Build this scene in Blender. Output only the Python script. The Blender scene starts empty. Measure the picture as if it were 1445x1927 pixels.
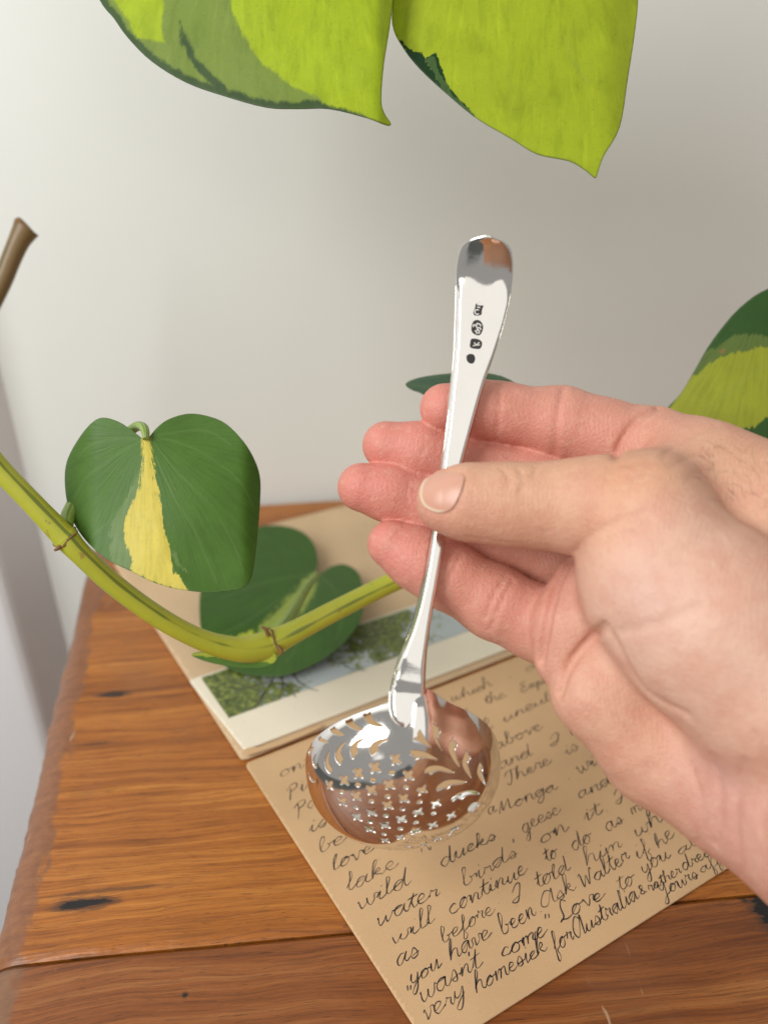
import bpy, bmesh, math, random
import numpy as np
from mathutils import Vector, Matrix
random.seed(4); np.random.seed(4)
scene = bpy.context.scene
col = scene.collection

# ------------------------------------------------------------------ camera
F = 1447.0                      # focal length in pixels of the 1445 x 1927 photograph
PITCH = math.radians(28.0)
CAM_H = 0.230                   # metres above the table top
RIGHT = np.array([1.0, 0, 0])
FWD = np.array([0, math.cos(PITCH), -math.sin(PITCH)])
UP = np.array([0, math.sin(PITCH), math.cos(PITCH)])
CAM = np.array([0, 0, CAM_H])
cd = bpy.data.cameras.new('camera'); cam = bpy.data.objects.new('camera', cd); col.objects.link(cam)
cam.location = CAM; cam.rotation_euler = (math.pi/2 - PITCH, 0, 0)
cd.sensor_fit = 'VERTICAL'; cd.sensor_height = 36.0; cd.lens = 36.0*F/1927.0
cd.clip_start = 0.005; cd.clip_end = 50
cd.dof.use_dof = True; cd.dof.focus_distance = 0.232; cd.dof.aperture_fstop = 7.6
scene.camera = cam

# ------------------------------------------------------------------ light
w = bpy.data.worlds.new('World'); scene.world = w; w.use_nodes = True
bg = w.node_tree.nodes['Background']
bg.inputs[0].default_value = (1.0, 0.975, 0.94, 1); bg.inputs[1].default_value = 0.31

def area(name, loc, target, sx, sy, power, color):
    l = bpy.data.lights.new(name, 'AREA'); l.shape = 'RECTANGLE'; l.size = sx; l.size_y = sy
    l.energy = power; l.color = color
    o = bpy.data.objects.new(name, l); col.objects.link(o); o.location = loc
    o.rotation_euler = (Vector(target) - Vector(loc)).to_track_quat('-Z', 'Y').to_euler()
    return o
area('window_light', (-0.56, -0.24, 0.64), (-0.20, 0.45, 0.16), 0.42, 0.60, 6.6, (1.0, 0.995, 0.975))
area('room_light', (0.15, -1.85, 1.42), (0.02, 0.2, 0.12), 3.6, 2.5, 18.5, (1.0, 0.965, 0.90))

scene.view_settings.view_transform = 'Standard'
scene.view_settings.look = 'None'
scene.view_settings.exposure = 0.13
scene.view_settings.gamma = 1.0
scene.view_settings.use_curve_mapping = False

# ------------------------------------------------------------------ helpers
def unproj(px, py, d):
    """photo pixel + depth (mm) -> world metres (vectorised)"""
    px = np.asarray(px, float); py = np.asarray(py, float); d = np.asarray(d, float)*0.001
    a = ((px-722.5)/F*d)[..., None]*RIGHT; b = (-(py-963.5)/F*d)[..., None]*UP
    return CAM + d[..., None]*FWD + a + b
def camspace(px, py, d):        # mm in camera axes
    return np.array([(px-722.5)/F*d, -(py-963.5)/F*d, -d])
def cam2world(p):
    p = np.asarray(p, float)*0.001
    return CAM + p[..., 0:1]*RIGHT + p[..., 1:2]*UP - p[..., 2:3]*FWD
def ground(px, py, z=0.0):
    px = np.asarray(px, float); py = np.asarray(py, float)
    r = FWD + ((px-722.5)/F)[..., None]*RIGHT - ((py-963.5)/F)[..., None]*UP
    t = (z-CAM_H)/r[..., 2]
    return CAM + t[..., None]*r

def tag(o, label, cat, group=None):
    o['label'] = label; o['category'] = cat
    if group: o['group'] = group
    return o
def empty(name, loc, label, cat, group=None):
    o = bpy.data.objects.new(name, None); o.empty_display_size = 0.01; col.objects.link(o); o.location = loc
    bpy.context.view_layer.update()
    return tag(o, label, cat, group)
def link(name, me, m, parent=None):
    o = bpy.data.objects.new(name, me); col.objects.link(o)
    if m: me.materials.append(m)
    if parent is not None:
        o.parent = parent; o.matrix_parent_inverse = parent.matrix_world.inverted()
    return o
def mesh_from(name, verts, faces, smooth=True, sharp=None):
    me = bpy.data.meshes.new(name)
    me.from_pydata([tuple(v) for v in verts], [], [tuple(int(i) for i in f) for f in faces]); me.update()
    if smooth: me.polygons.foreach_set('use_smooth', [True]*len(me.polygons))
    if sharp is not None: me.set_sharp_from_angle(angle=math.radians(sharp))
    return me
def fattr(me, name, vals):
    a = me.attributes.new(name, 'FLOAT', 'POINT'); a.data.foreach_set('value', np.asarray(vals, np.float32))
def cattr(me, name, vals):
    a = me.attributes.new(name, 'FLOAT_VECTOR', 'POINT'); a.data.foreach_set('vector', np.asarray(vals, np.float32).ravel())

def catmull(pts, n=8, closed=False):
    P = np.asarray(pts, float); N = len(P); out = []
    rng = range(N) if closed else range(N-1)
    for i in rng:
        if closed: p0, p1, p2, p3 = P[i-1], P[i], P[(i+1) % N], P[(i+2) % N]
        else: p0, p1, p2, p3 = P[max(i-1, 0)], P[i], P[i+1], P[min(i+2, N-1)]
        for k in range(n):
            t = k/n
            out.append(0.5*((2*p1)+(-p0+p2)*t+(2*p0-5*p1+4*p2-p3)*t*t+(-p0+3*p1-3*p2+p3)*t**3))
    if not closed: out.append(P[-1])
    return np.array(out)

def poly_sdf(X, Y, poly):
    """positive inside"""
    P = np.asarray(poly, float); Q = np.roll(P, -1, 0)
    d2 = np.full(X.shape, 1e18); ins = np.zeros(X.shape, bool)
    for (ax, ay), (bx, by) in zip(P, Q):
        ex, ey = bx-ax, by-ay; L = ex*ex+ey*ey+1e-18
        t = np.clip(((X-ax)*ex+(Y-ay)*ey)/L, 0, 1)
        dx = X-ax-t*ex; dy = Y-ay-t*ey
        d2 = np.minimum(d2, dx*dx+dy*dy)
        if ay != by:
            c = ((ay > Y) != (by > Y)) & (X < ex*(Y-ay)/(by-ay)+ax)
            ins ^= c
    d = np.sqrt(d2)
    return np.where(ins, d, -d)

def line_dist(X, Y, pts):
    d2 = np.full(np.shape(X), 1e18)
    for (ax, ay), (bx, by) in zip(pts[:-1], pts[1:]):
        ex, ey = bx-ax, by-ay; L = ex*ex+ey*ey+1e-18
        t = np.clip(((X-ax)*ex+(Y-ay)*ey)/L, 0, 1)
        d2 = np.minimum(d2, (X-ax-t*ex)**2+(Y-ay-t*ey)**2)
    return np.sqrt(d2)

def cut_sheet(xs, ys, f):
    """triangulate the region f>0 on a grid; returns 2D points and faces with clean cut edges"""
    nx, ny = len(xs), len(ys)
    X, Y = np.meshgrid(xs, ys, indexing='ij')
    fl = f.ravel(); ins = fl > 0
    idx = np.arange(nx*ny).reshape(nx, ny)
    a = idx[:-1, :-1].ravel(); b = idx[1:, :-1].ravel(); c = idx[1:, 1:].ravel(); d = idx[:-1, 1:].ravel()
    cnt = ins[a].astype(int)+ins[b]+ins[c]+ins[d]
    full = cnt == 4; mix = (cnt > 0) & ~full
    pts = list(zip(X.ravel(), Y.ravel())); faces = [(a[i], b[i], c[i], d[i]) for i in np.nonzero(full)[0]]
    cache = {}
    def cross(i, j):
        k = (i, j) if i < j else (j, i)
        if k not in cache:
            t = fl[k[0]]/(fl[k[0]]-fl[k[1]]); t = min(max(t, 0.04), 0.96)
            p, q = pts[k[0]], pts[k[1]]
            cache[k] = len(pts); pts.append((p[0]+t*(q[0]-p[0]), p[1]+t*(q[1]-p[1])))
        return cache[k]
    for i in np.nonzero(mix)[0]:
        for tri in ((a[i], b[i], c[i]), (a[i], c[i], d[i])):
            out = []
            for k in range(3):
                p, q = tri[k], tri[(k+1) % 3]
                if ins[p]: out.append(p)
                if ins[p] != ins[q]: out.append(cross(p, q))
            if len(out) >= 3: faces.append(tuple(out))
    used = sorted({i for fc in faces for i in fc}); remap = {o: n for n, o in enumerate(used)}
    P = np.array([pts[i] for i in used])
    return P, [tuple(remap[i] for i in fc) for fc in faces]

def solidify(o, t, offset=-1.0):
    m = o.modifiers.new('thickness', 'SOLIDIFY'); m.thickness = t; m.offset = offset; m.use_rim = True
    return m

def tube(path, radii, n=16, cap=True, flat=None):
    P = np.asarray(path, float); N = len(P); R = np.broadcast_to(radii, (N,))
    T = np.gradient(P, axis=0); T /= np.linalg.norm(T, axis=1)[:, None]
    ref = np.array([0, 0, 1.0]) if abs(T[0][2]) < 0.9 else np.array([1.0, 0, 0])
    u = np.cross(T[0], ref); u /= np.linalg.norm(u)
    V = []; A = []; S = []
    s = 0
    for i in range(N):
        u = u-T[i]*np.dot(u, T[i]); u /= np.linalg.norm(u); v = np.cross(T[i], u)
        if i: s += np.linalg.norm(P[i]-P[i-1])
        for k in range(n):
            a = 2*math.pi*k/n
            V.append(P[i]+R[i]*(math.cos(a)*u+math.sin(a)*v)); A.append(a/(2*math.pi)); S.append(s)
    Fc = [(i*n+k, i*n+(k+1) % n, (i+1)*n+(k+1) % n, (i+1)*n+k) for i in range(N-1) for k in range(n)]
    if cap:
        Fc.append(tuple(range(n-1, -1, -1))); Fc.append(tuple((N-1)*n+k for k in range(n)))
    return V, Fc, A, S

# ------------------------------------------------------------------ node helper
class NT:
    def __init__(s, name):
        s.m = bpy.data.materials.new(name); s.m.use_nodes = True; s.t = s.m.node_tree
        s.b = s.t.nodes['Principled BSDF']; s.out = s.t.nodes['Material Output']
    def n(s, kind, **kw):
        x = s.t.nodes.new(kind)
        for k, v in kw.items(): setattr(x, k, v)
        return x
    def put(s, sock, v):
        if isinstance(v, bpy.types.NodeSocket): s.t.links.new(v, sock)
        elif isinstance(v, (tuple, list)) and len(v) == 3 and sock.type == 'RGBA': sock.default_value = (*v, 1)
        else: sock.default_value = v
    def obj(s): return s.n('ShaderNodeTexCoord').outputs['Object']
    def attr(s, name, out='Fac'):
        x = s.n('ShaderNodeAttribute'); x.attribute_name = name; return x.outputs[out]
    def mapping(s, v, scale=(1, 1, 1), loc=(0, 0, 0), rot=(0, 0, 0)):
        x = s.n('ShaderNodeMapping'); s.put(x.inputs[0], v)
        x.inputs['Location'].default_value = loc; x.inputs['Scale'].default_value = scale; x.inputs['Rotation'].default_value = rot
        return x.outputs[0]
    def noise(s, v, scale=1.0, detail=4.0, rough=0.55, dist=0.0):
        x = s.n('ShaderNodeTexNoise'); s.put(x.inputs['Vector'], v)
        x.inputs['Scale'].default_value = scale; x.inputs['Detail'].default_value = detail
        x.inputs['Roughness'].default_value = rough; x.inputs['Distortion'].default_value = dist
        return x.outputs[0]
    def voronoi(s, v, scale=1.0, feature='F1', out='Distance'):
        x = s.n('ShaderNodeTexVoronoi', feature=feature); s.put(x.inputs['Vector'], v); x.inputs['Scale'].default_value = scale
        return x.outputs[out]
    def wave(s, v, scale, dist=2.0, detail=2.0):
        x = s.n('ShaderNodeTexWave'); s.put(x.inputs['Vector'], v); x.inputs['Scale'].default_value = scale
        x.inputs['Distortion'].default_value = dist; x.inputs['Detail'].default_value = detail
        return x.outputs['Fac']
    def math(s, op, a, b=0.0, c=0.0):
        x = s.n('ShaderNodeMath', operation=op); s.put(x.inputs[0], a); s.put(x.inputs[1], b); s.put(x.inputs[2], c); return x.outputs[0]
    def vlen(s, v):
        x = s.n('ShaderNodeVectorMath', operation='LENGTH'); s.put(x.inputs[0], v); return x.outputs['Value']
    def vadd(s, a, b):
        x = s.n('ShaderNodeVectorMath', operation='ADD'); s.put(x.inputs[0], a); s.put(x.inputs[1], b); return x.outputs[0]
    def step(s, v, lo, hi, t0=0.0, t1=1.0):
        x = s.n('ShaderNodeMapRange', interpolation_type='SMOOTHSTEP'); s.put(x.inputs[0], v)
        x.inputs[1].default_value = lo; x.inputs[2].default_value = hi; x.inputs[3].default_value = t0; x.inputs[4].default_value = t1
        return x.outputs[0]
    def ramp(s, f, stops):
        x = s.n('ShaderNodeValToRGB'); s.put(x.inputs[0], f); cr = x.color_ramp
        while len(cr.elements) < len(stops): cr.elements.new(0.5)
        for e, (p, c) in zip(cr.elements, stops): e.position = p; e.color = (*c, 1)
        return x.outputs[0]
    def mix(s, f, a, b, mode='MIX'):
        x = s.n('ShaderNodeMix', data_type='RGBA', blend_type=mode); s.put(x.inputs[0], f); s.put(x.inputs[6], a); s.put(x.inputs[7], b)
        return x.outputs[2]
    def bump(s, h, strength=0.2, dist=0.001):
        x = s.n('ShaderNodeBump'); s.put(x.inputs['Height'], h); x.inputs['Strength'].default_value = strength; x.inputs['Distance'].default_value = dist
        s.t.links.new(x.outputs[0], s.b.inputs['Normal']); return x.outputs[0]
    def set(s, **kw):
        for k, v in kw.items(): s.put(s.b.inputs[k.replace('_', ' ')], v)
        return s.m
    def translucent(s, color, f):
        tr = s.n('ShaderNodeBsdfTranslucent'); s.put(tr.inputs[0], color)
        mx = s.n('ShaderNodeMixShader'); mx.inputs[0].default_value = f
        s.t.links.new(s.b.outputs[0], mx.inputs[1]); s.t.links.new(tr.outputs[0], mx.inputs[2]); s.t.links.new(mx.outputs[0], s.out.inputs[0])

# ------------------------------------------------------------------ materials
def m_plaster(name, c, v=0.03):
    t = NT(name); o = t.obj()
    n = t.noise(o, 9, 5, 0.6); fine = t.noise(o, 420, 3, 0.6)
    t.bump(t.math('ADD', fine, t.noise(o, 60, 3)), 0.10, 0.0008)
    return t.set(Base_Color=t.mix(n, tuple(x*(1-v) for x in c), tuple(min(x*(1+v), 1) for x in c)), Roughness=0.6)

def m_wood(name, dark, mid, light, knots=(), seed=0.0, dull=None):
    t = NT(name); o = t.obj(); o = t.vadd(o, (seed, seed*0.37, 0))
    warp = t.noise(t.mapping(o, (7, 14, 7)), 1, 3)
    wv = t.n('ShaderNodeCombineXYZ'); t.put(wv.inputs[1], t.math('MULTIPLY', warp, 0.018)); ow = t.vadd(o, wv.outputs[0])
    broad = t.noise(t.mapping(ow, (3.5, 42, 6)), 1, 4, 0.55)
    rings = t.noise(t.mapping(ow, (6, 330, 10)), 1, 6, 0.68)
    fib = t.noise(t.mapping(ow, (45, 1300, 60)), 1, 4, 0.65)
    g = t.math('ADD', t.math('MULTIPLY', broad, 0.45), t.math('MULTIPLY', rings, 0.55))
    c = t.ramp(g, [(0.38, dark), (0.5, mid), (0.60, light)])
    c = t.mix(t.step(fib, 0.45, 0.66, 0, 0.40), c, tuple(x*0.45 for x in dark))
    pores = t.noise(t.mapping(ow, (150, 2300, 100)), 1, 2, 0.5)
    c = t.mix(t.step(pores, 0.63, 0.68, 0, 0.55), c, tuple(x*0.35 for x in dark))
    patch = t.noise(o, 11, 4, 0.6)
    c = t.mix(t.step(patch, 0.5, 0.75, 0, 0.4), c, tuple(0.5*x+0.10*k for x, k in zip(mid, (1, .8, .62))))
    if dull:
        wear = t.attr('wear'); ww = t.math('ADD', wear, t.math('MULTIPLY', t.math('SUBTRACT', t.noise(t.mapping(o, (90, 40, 90)), 1, 5, 0.7), 0.5), 0.9))
        end = t.noise(t.mapping(o, (260, 330, 260)), 1, 4, 0.6)
        dc = t.mix(end, tuple(x*0.5 for x in dull), tuple(x*1.55 for x in dull))
        c = t.mix(t.step(ww, 0.44, 0.54, 0, 0.85), c, dc)
    for (kx, ky, sx, sy, k) in knots:
        d = t.mapping(t.vadd(o, (-kx-seed, -ky-seed*0.37, 0)), (1/sx, 1/sy, 0))
        nz = t.noise(t.mapping(o, (60, 420, 60)), 1, 4, 0.7)
        l = t.math('ADD', t.vlen(d), t.math('MULTIPLY', t.math('SUBTRACT', nz, 0.5), 1.7))
        c = t.mix(t.step(l, 0.65, 1.05, k*0.7, 0), c, (0.06, 0.028, 0.015))
        c = t.mix(t.step(l, 0.45, 0.62, k, 0), c, (0.008, 0.006, 0.006))
    # pale scratches and flecks
    sc = t.noise(t.mapping(o, (190, 26, 30), rot=(0, 0, 0.5)), 1, 3, 0.7); sm = t.noise(o, 38, 2)
    m = t.math('MULTIPLY', t.step(sc, 0.66, 0.70), t.step(sm, 0.52, 0.60))
    c = t.mix(t.math('MULTIPLY', m, 0.5), c, (0.62, 0.45, 0.28))
    rough = t.step(t.math('ADD', fib, t.math('MULTIPLY', patch, 0.6)), 0.5, 1.2, 0.24, 0.48)
    t.bump(t.math('ADD', t.math('MULTIPLY', fib, 0.6), t.math('ADD', t.math('MULTIPLY', rings, 1.2), t.math('MULTIPLY', t.noise(o, 70, 3), 1.5))), 0.35, 0.0009)
    return t.set(Base_Color=c, Roughness=rough, Specular_IOR_Level=0.45)

def m_paper(name, c, spread=0.17, rough=0.75):
    t = NT(name); o = t.obj()
    fib = t.noise(t.mapping(o, (900, 1400, 900)), 1, 4, 0.7); blot = t.noise(o, 22, 4, 0.6); speck = t.noise(o, 900, 2, 0.5)
    cc = t.mix(blot, tuple(x*(1-spread) for x in c), tuple(min(1, x*(1+spread)) for x in c))
    cc = t.mix(t.step(fib, 0.55, 0.8, 0, 0.25), cc, tuple(x*0.7 for x in c))
    cc = t.mix(t.step(speck, 0.70, 0.76, 0, 0.45), cc, tuple(x*0.45 for x in c))
    t.bump(t.math('ADD', fib, t.math('MULTIPLY', t.noise(o, 55, 3), 2.0)), 0.18, 0.0006)
    return t.set(Base_Color=cc, Roughness=rough)

def m_silver():
    t = NT('polished_silver'); o = t.obj()
    sm = t.noise(o, 60, 4, 0.6); scr = t.noise(t.mapping(o, (700, 120, 500), rot=(0.3, 0.2, 0.7)), 1, 5, 0.7); scr2 = t.noise(t.mapping(o, (150, 1500, 900), rot=(0.1, 0.5, -0.5)), 1, 3, 0.7)
    t.bump(t.math('ADD', t.math('MULTIPLY', t.math('ADD', scr, scr2), 0.25), t.math('MULTIPLY', sm, 1.0)), 0.05, 0.0006)
    return t.set(Base_Color=t.mix(sm, (0.88, 0.86, 0.83), (0.80, 0.78, 0.75)), Metallic=1.0, Roughness=t.step(t.math('ADD', sm, scr), 0.6, 1.4, 0.045, 0.15))

def m_plain(name, c, rough=0.5, **kw):
    t = NT(name); o = t.obj(); n = t.noise(o, 300, 3)
    return t.set(Base_Color=t.mix(n, tuple(x*0.85 for x in c), tuple(min(1, x*1.12) for x in c)), Roughness=rough, **kw)

M_WALL = m_plaster('wall_paint', (0.765, 0.78, 0.745))
M_TRIM = m_plaster('white_trim_paint', (0.80, 0.80, 0.81), 0.02)
M_FLOOR = m_plain('floor_grey', (0.10, 0.11, 0.11), 0.6)
M_KRAFT = m_paper('kraft_paper', (0.59, 0.385, 0.205))
M_KRAFT2 = m_paper('kraft_card', (0.60, 0.43, 0.26))
M_CREAM = m_paper('cream_photo_border', (0.80, 0.73, 0.58), 0.05, 0.45)
M_INK = m_plain('ink', (0.028, 0.024, 0.024), 0.6)
M_SILVER = m_silver()
M_DARKMARK = m_plain('tarnished_silver', (0.045, 0.042, 0.042), 0.45, Metallic=0.6)

# ------------------------------------------------------------------ setting: wall, trim, floor
def quad_mesh(name, pts, m, thick, kind=True):
    me = mesh_from(name, pts, [tuple(range(len(pts)))], smooth=False)
    o = link(name, me, m); solidify(o, thick)
    if kind: o['kind'] = 'structure'
    return o
bl = ground(190, 966); br = ground(640, 938)
bdir = (br-bl); bdir[2] = 0; bdir /= np.linalg.norm(bdir); bn = np.array([-bdir[1], bdir[0], 0])   # bn points away from the camera
WALL0 = bl+bn*0.004
zF = -0.42
wa = WALL0-bdir*0.9; wb = WALL0+bdir*1.2
quad_mesh('wall', [(*wa[:2], zF), (*wb[:2], zF), (*wb[:2], 1.4), (*wa[:2], 1.4)], M_WALL, 0.05)
fl = [wa-bn*1.6, wb-bn*1.6, wb+bn*0.02, wa+bn*0.02]
quad_mesh('floor', [(p[0], p[1], zF) for p in fl], M_FLOOR, 0.02)
# white painted frame standing out of the wall on the left
def wall_hit(px, py, off=0.0):
    r = FWD+((px-722.5)/F)*RIGHT-((py-963.5)/F)*UP
    t = np.dot(WALL0-bn*off-CAM, bn)/np.dot(r, bn); return CAM+t*r
def prism(name, base, z0, z1, m, parent=None, bevel=0.0):
    n = len(base)
    v = [(*p[:2], z0) for p in base]+[(*p[:2], z1) for p in base]
    f = [tuple(range(n-1, -1, -1)), tuple(range(n, 2*n))]+[(i, (i+1) % n, n+(i+1) % n, n+i) for i in range(n)]
    me = mesh_from(name, v, f, smooth=False); o = link(name, me, m, parent)
    if bevel:
        b = o.modifiers.new('bevel', 'BEVEL'); b.width = bevel; b.segments = 3
    return o
c1 = wall_hit(62, 860); c1 = c1-bn*0.0; dpt = 0.030
c2 = wall_hit(38, 1230, dpt)
tr = prism('door_frame', [c1+bn*0.01, c1+bn*0.01-bdir*0.5, c2-bdir*0.45, c2], zF, 1.4, M_TRIM, bevel=0.006); tr['kind'] = 'structure'

# ------------------------------------------------------------------ table
sL = ground(20, 1812); sR = ground(1390, 1683)
sdir = sR-sL; sdir[2] = 0; sdir /= np.linalg.norm(sdir); sn = np.array([-sdir[1], sdir[0], 0])
eN = ground(0, 1668); eF = ground(159, 1072); edir = eF-eN; edir[2] = 0; edir /= np.linalg.norm(edir)
ang = math.atan2(sdir[1], sdir[0])
def edge_at(t):      # left edge point at perpendicular distance t from the seam, returned as along-seam coordinate
    # solve eN + k*edir with sn component = t
    k = (t-np.dot(eN-sL, sn))/np.dot(edir, sn); p = eN+k*edir
    return np.dot(p-sL, sdir)
table = empty('wooden_chest', (float(sL[0]+0.2), float(sL[1]+0.1), zF), 'worn varnished pine chest top with dark knots under the letter', 'chest')
def loc_xy(px, py):
    p = ground(px, py); return np.dot(p-sL, sdir), np.dot(p-sL, sn)
def plank(t0f, t1f, m, L=0.95, n=110):
    """a board: local x along the grain, y across; its left end is worn round"""
    xs_rel = np.concatenate([np.linspace(0, 0.012, 9), np.linspace(0.016, 0.06, 12), np.linspace(0.08, L, 26)])
    V = []; Wr = []
    rnd = np.random.RandomState(int(abs(t1f(0.1))*1e4))
    nib = np.cumsum(rnd.randn(n))*0.00016; nib -= np.linspace(nib[0], nib[-1], n)
    nib += rnd.randn(n)*0.00007
    th = 0.022
    for j in range(n):
        f = j/(n-1)
        for xr in xs_rel:
            ta, tb = t0f(xr), t1f(xr); y = ta+(tb-ta)*f
            e = edge_at(y); x = e+xr+nib[j]*max(0, 1-xr/0.03)
            # rounded-over end and eased long edges
            q = max(0, 1-xr/0.012); z = -0.010*(1-math.sqrt(max(0, 1-q*q)))
            dl = min(y-ta, tb-y); z -= 0.0012*max(0, 1-dl/0.0015)**2
            z -= 0.0010*max(0, 1-xr/0.035)
            V.append((x, y, z)); Wr.append(1-min(1, xr/0.025))
    m_ = len(xs_rel)
    Fc = [(j*m_+i, j*m_+i+1, (j+1)*m_+i+1, (j+1)*m_+i) for j in range(n-1) for i in range(m_-1)]
    # skirt down to the underside
    rim = [i for i in range(m_)]+[j*m_+m_-1 for j in range(1, n)]+[(n-1)*m_+i for i in range(m_-2, -1, -1)]+[j*m_ for j in range(n-2, 0, -1)]
    base = len(V)
    for r in rim: V.append((V[r][0], V[r][1], -th)); Wr.append(Wr[r])
    K = len(rim)
    for k in range(K): Fc.append((rim[(k+1) % K], rim[k], base+k, base+(k+1) % K))
    Fc.append(tuple(base+k for k in range(K-1, -1, -1)))
    me = mesh_from('plank', V, Fc, True, 40); fattr(me, 'wear', Wr)
    o = bpy.data.objects.new('plank', me); col.objects.link(o); me.materials.append(m)
    o.parent = table; o.matrix_parent_inverse = table.matrix_world.inverted()
    o.location = (sL[0], sL[1], 0); o.rotation_euler = (0, 0, ang)
    return o
def back_t(xr):
    x = edge_at(0.3)+xr; p = sL+sdir*x
    k = np.dot(bl-p, bn)/np.dot(sn, bn); return k-0.001
k1 = loc_xy(150, 1700); k2 = loc_xy(213, 1306); k3 = loc_xy(1440, 1712); k4 = loc_xy(180, 1398); k5 = loc_xy(1395, 1686)
M_WOOD_A = m_wood('pine_honey', (0.19, 0.055, 0.008), (0.38, 0.122, 0.016), (0.52, 0.20, 0.034),
    [(*k1, 0.013, 0.0030, 1.0), (*k2, 0.009, 0.0026, 0.8), (*k4, 0.010, 0.0016, 0.35), (loc_xy(150, 1690)[0]+0.01, k1[1]+0.004, 0.03, 0.0012, 0.4)], 0.0, (0.21, 0.088, 0.040))
M_WOOD_B = m_wood('pine_brown', (0.14, 0.038, 0.008), (0.26, 0.080, 0.017), (0.37, 0.145, 0.04),
    [(*k3, 0.006, 0.012, 1.0), (*k5, 0.0022, 0.004, 0.8), (*loc_xy(348, 1873), 0.0014, 0.0012, 0.9)], 3.7, (0.20, 0.10, 0.052))
plank(lambda x: 0.0004, back_t, M_WOOD_A, n=150)
plank(lambda x: -0.16, lambda x: -0.0004, M_WOOD_B, n=120)
plank(lambda x: -0.52, lambda x: -0.1604, M_WOOD_A, n=60)
# carcass under the top
def tp(x, y): return sL+sdir*x+sn*y
xa, xb_ = edge_at(-0.50)+0.014, edge_at(0.28)+0.014
prism('side_panel', [tp(xa, -0.50), tp(xa+0.9, -0.50), tp(xb_+0.9, 0.27), tp(xb_, 0.27)], zF, -0.0225, M_WOOD_B, table)

# ------------------------------------------------------------------ paper on the table
def px_poly(pts): return [ground(x, y) for x, y in pts]
def sheet(name, pts, z, t, m, parent, rounding=0.0, waves=0.0, res=0.0025):
    """flat paper piece; pts are plan points (metres)"""
    P = np.array([[p[0], p[1]] for p in pts])
    xs = np.arange(P[:, 0].min()-2*res, P[:, 0].max()+3*res, res); ys = np.arange(P[:, 1].min()-2*res, P[:, 1].max()+3*res, res)
    X, Y = np.meshgrid(xs, ys, indexing='ij'); f = poly_sdf(X, Y, P)
    Q, fc = cut_sheet(xs, ys, f)
    zz = z+t+waves*(np.sin(Q[:, 0]*41+1)*np.cos(Q[:, 1]*37)+1)*0.5
    me = mesh_from(name, np.c_[Q, zz], fc, True)
    o = link(name, me, m, parent); solidify(o, t*0.9)
    return o
def round_poly(pts, r, n=5):
    out = []
    P = [np.array(p[:2], float) for p in pts]; N = len(P)
    for i in range(N):
        a, b, c = P[i-1], P[i], P[(i+1) % N]
        u = (a-b)/np.linalg.norm(a-b); v = (c-b)/np.linalg.norm(c-b)
        for k in range(n+1):
            s = k/n; out.append((1-s)**2*(b+u*r)+2*s*(1-s)*b+s*s*(b+v*r))
    return out
# letter: lower page
LBL = ground(814, 1990); LTL = ground(461, 1441); LBR0 = ground(1362, 1640)
ldir = LBR0-LBL; ldir /= np.linalg.norm(ldir); lup = LTL-LBL; lh = np.linalg.norm(lup)
LTR = LTL+ldir*0.185; LBR = LBL+ldir*0.185
letter = empty('letter', tuple(float(v) for v in (LBL+LTR)/2*[1, 1, 0]), 'brown kraft card covered in black cursive handwriting lying on the chest', 'letter')
LZ = 0.0003; LT = 0.0009
sheet('page', round_poly([LBL, LBR, LTR, LTL], 0.0022), LZ, LT, M_KRAFT, letter, res=0.0012)
LTOP = LZ+LT
# folded-out mount with the colour photograph
mount = empty('photograph_mount', tuple(float(v) for v in ground(560, 1250)), 'kraft folder page with a white bordered colour photograph of trees mounted on it', 'photograph')
mBL = ground(456, 1436); mTL = ground(228, 1085); mBR = ground(1000, 1222)
mdir = mBR-mBL; mdir /= np.linalg.norm(mdir); mup = (mTL-mBL); mh = np.linalg.norm(mup); mup /= mh
mTL = mBL+mup*(mh*1.0)
top_l = ground(215, 1065); top_m = ground(640, 958)
tdir = top_m-top_l
sheet('backing_page', round_poly([mBL, mBL+mdir*0.20, mBL+mdir*0.22+mup*0.20, top_m+0.25*tdir, top_l], 0.002), 0.0003, 0.0014, M_KRAFT2, mount)
CT = 0.0017
border = sheet('border_card', round_poly([ground(461, 1421), ground(461, 1421)+mdir*0.19, ground(357, 1289)+mdir*0.19, ground(357, 1289)], 0.0008), CT+0.0002, 0.0009, M_CREAM, mount, res=0.0015)
# torn kraft strip left along the bottom of the card
sheet('torn_strip', [ground(340+a/2.258, 940+b/2.258) for a, b in [(270, 1086), (300, 1076), (350, 1072), (380, 1058), (430, 1046), (470, 1026), (505, 1016), (536, 1000), (600, 978), (608, 986), (540, 1018), (430, 1064), (285, 1112)]], CT+0.0011, 0.0002, M_KRAFT, mount, res=0.0006)
# printed picture
def m_print():
    t = NT('printed_tree_photograph'); o = t.obj()
    n1 = t.noise(o, 95, 6, 0.7); n2 = t.noise(o, 380, 5, 0.75); n3 = t.noise(o, 45, 3)
    edge = t.attr('leafy')
    leafm = t.math('ADD', t.math('ADD', t.math('MULTIPLY', n1, 0.9), t.math('MULTIPLY', n2, 0.45)), edge)
    sky = t.mix(n3, (0.36, 0.42, 0.44), (0.55, 0.59, 0.60))
    leaf = t.ramp(n2, [(0.36, (0.02, 0.035, 0.010)), (0.50, (0.10, 0.135, 0.025)), (0.62, (0.24, 0.28, 0.06)), (0.74, (0.45, 0.46, 0.2))])
    return t.set(Base_Color=t.mix(t.step(leafm, 0.98, 1.10), sky, leaf), Roughness=0.35)
pc = [ground(432, 1361), ground(432, 1361)+mdir*0.165, ground(380, 1281)+mdir*0.165, ground(380, 1281)]
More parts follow.
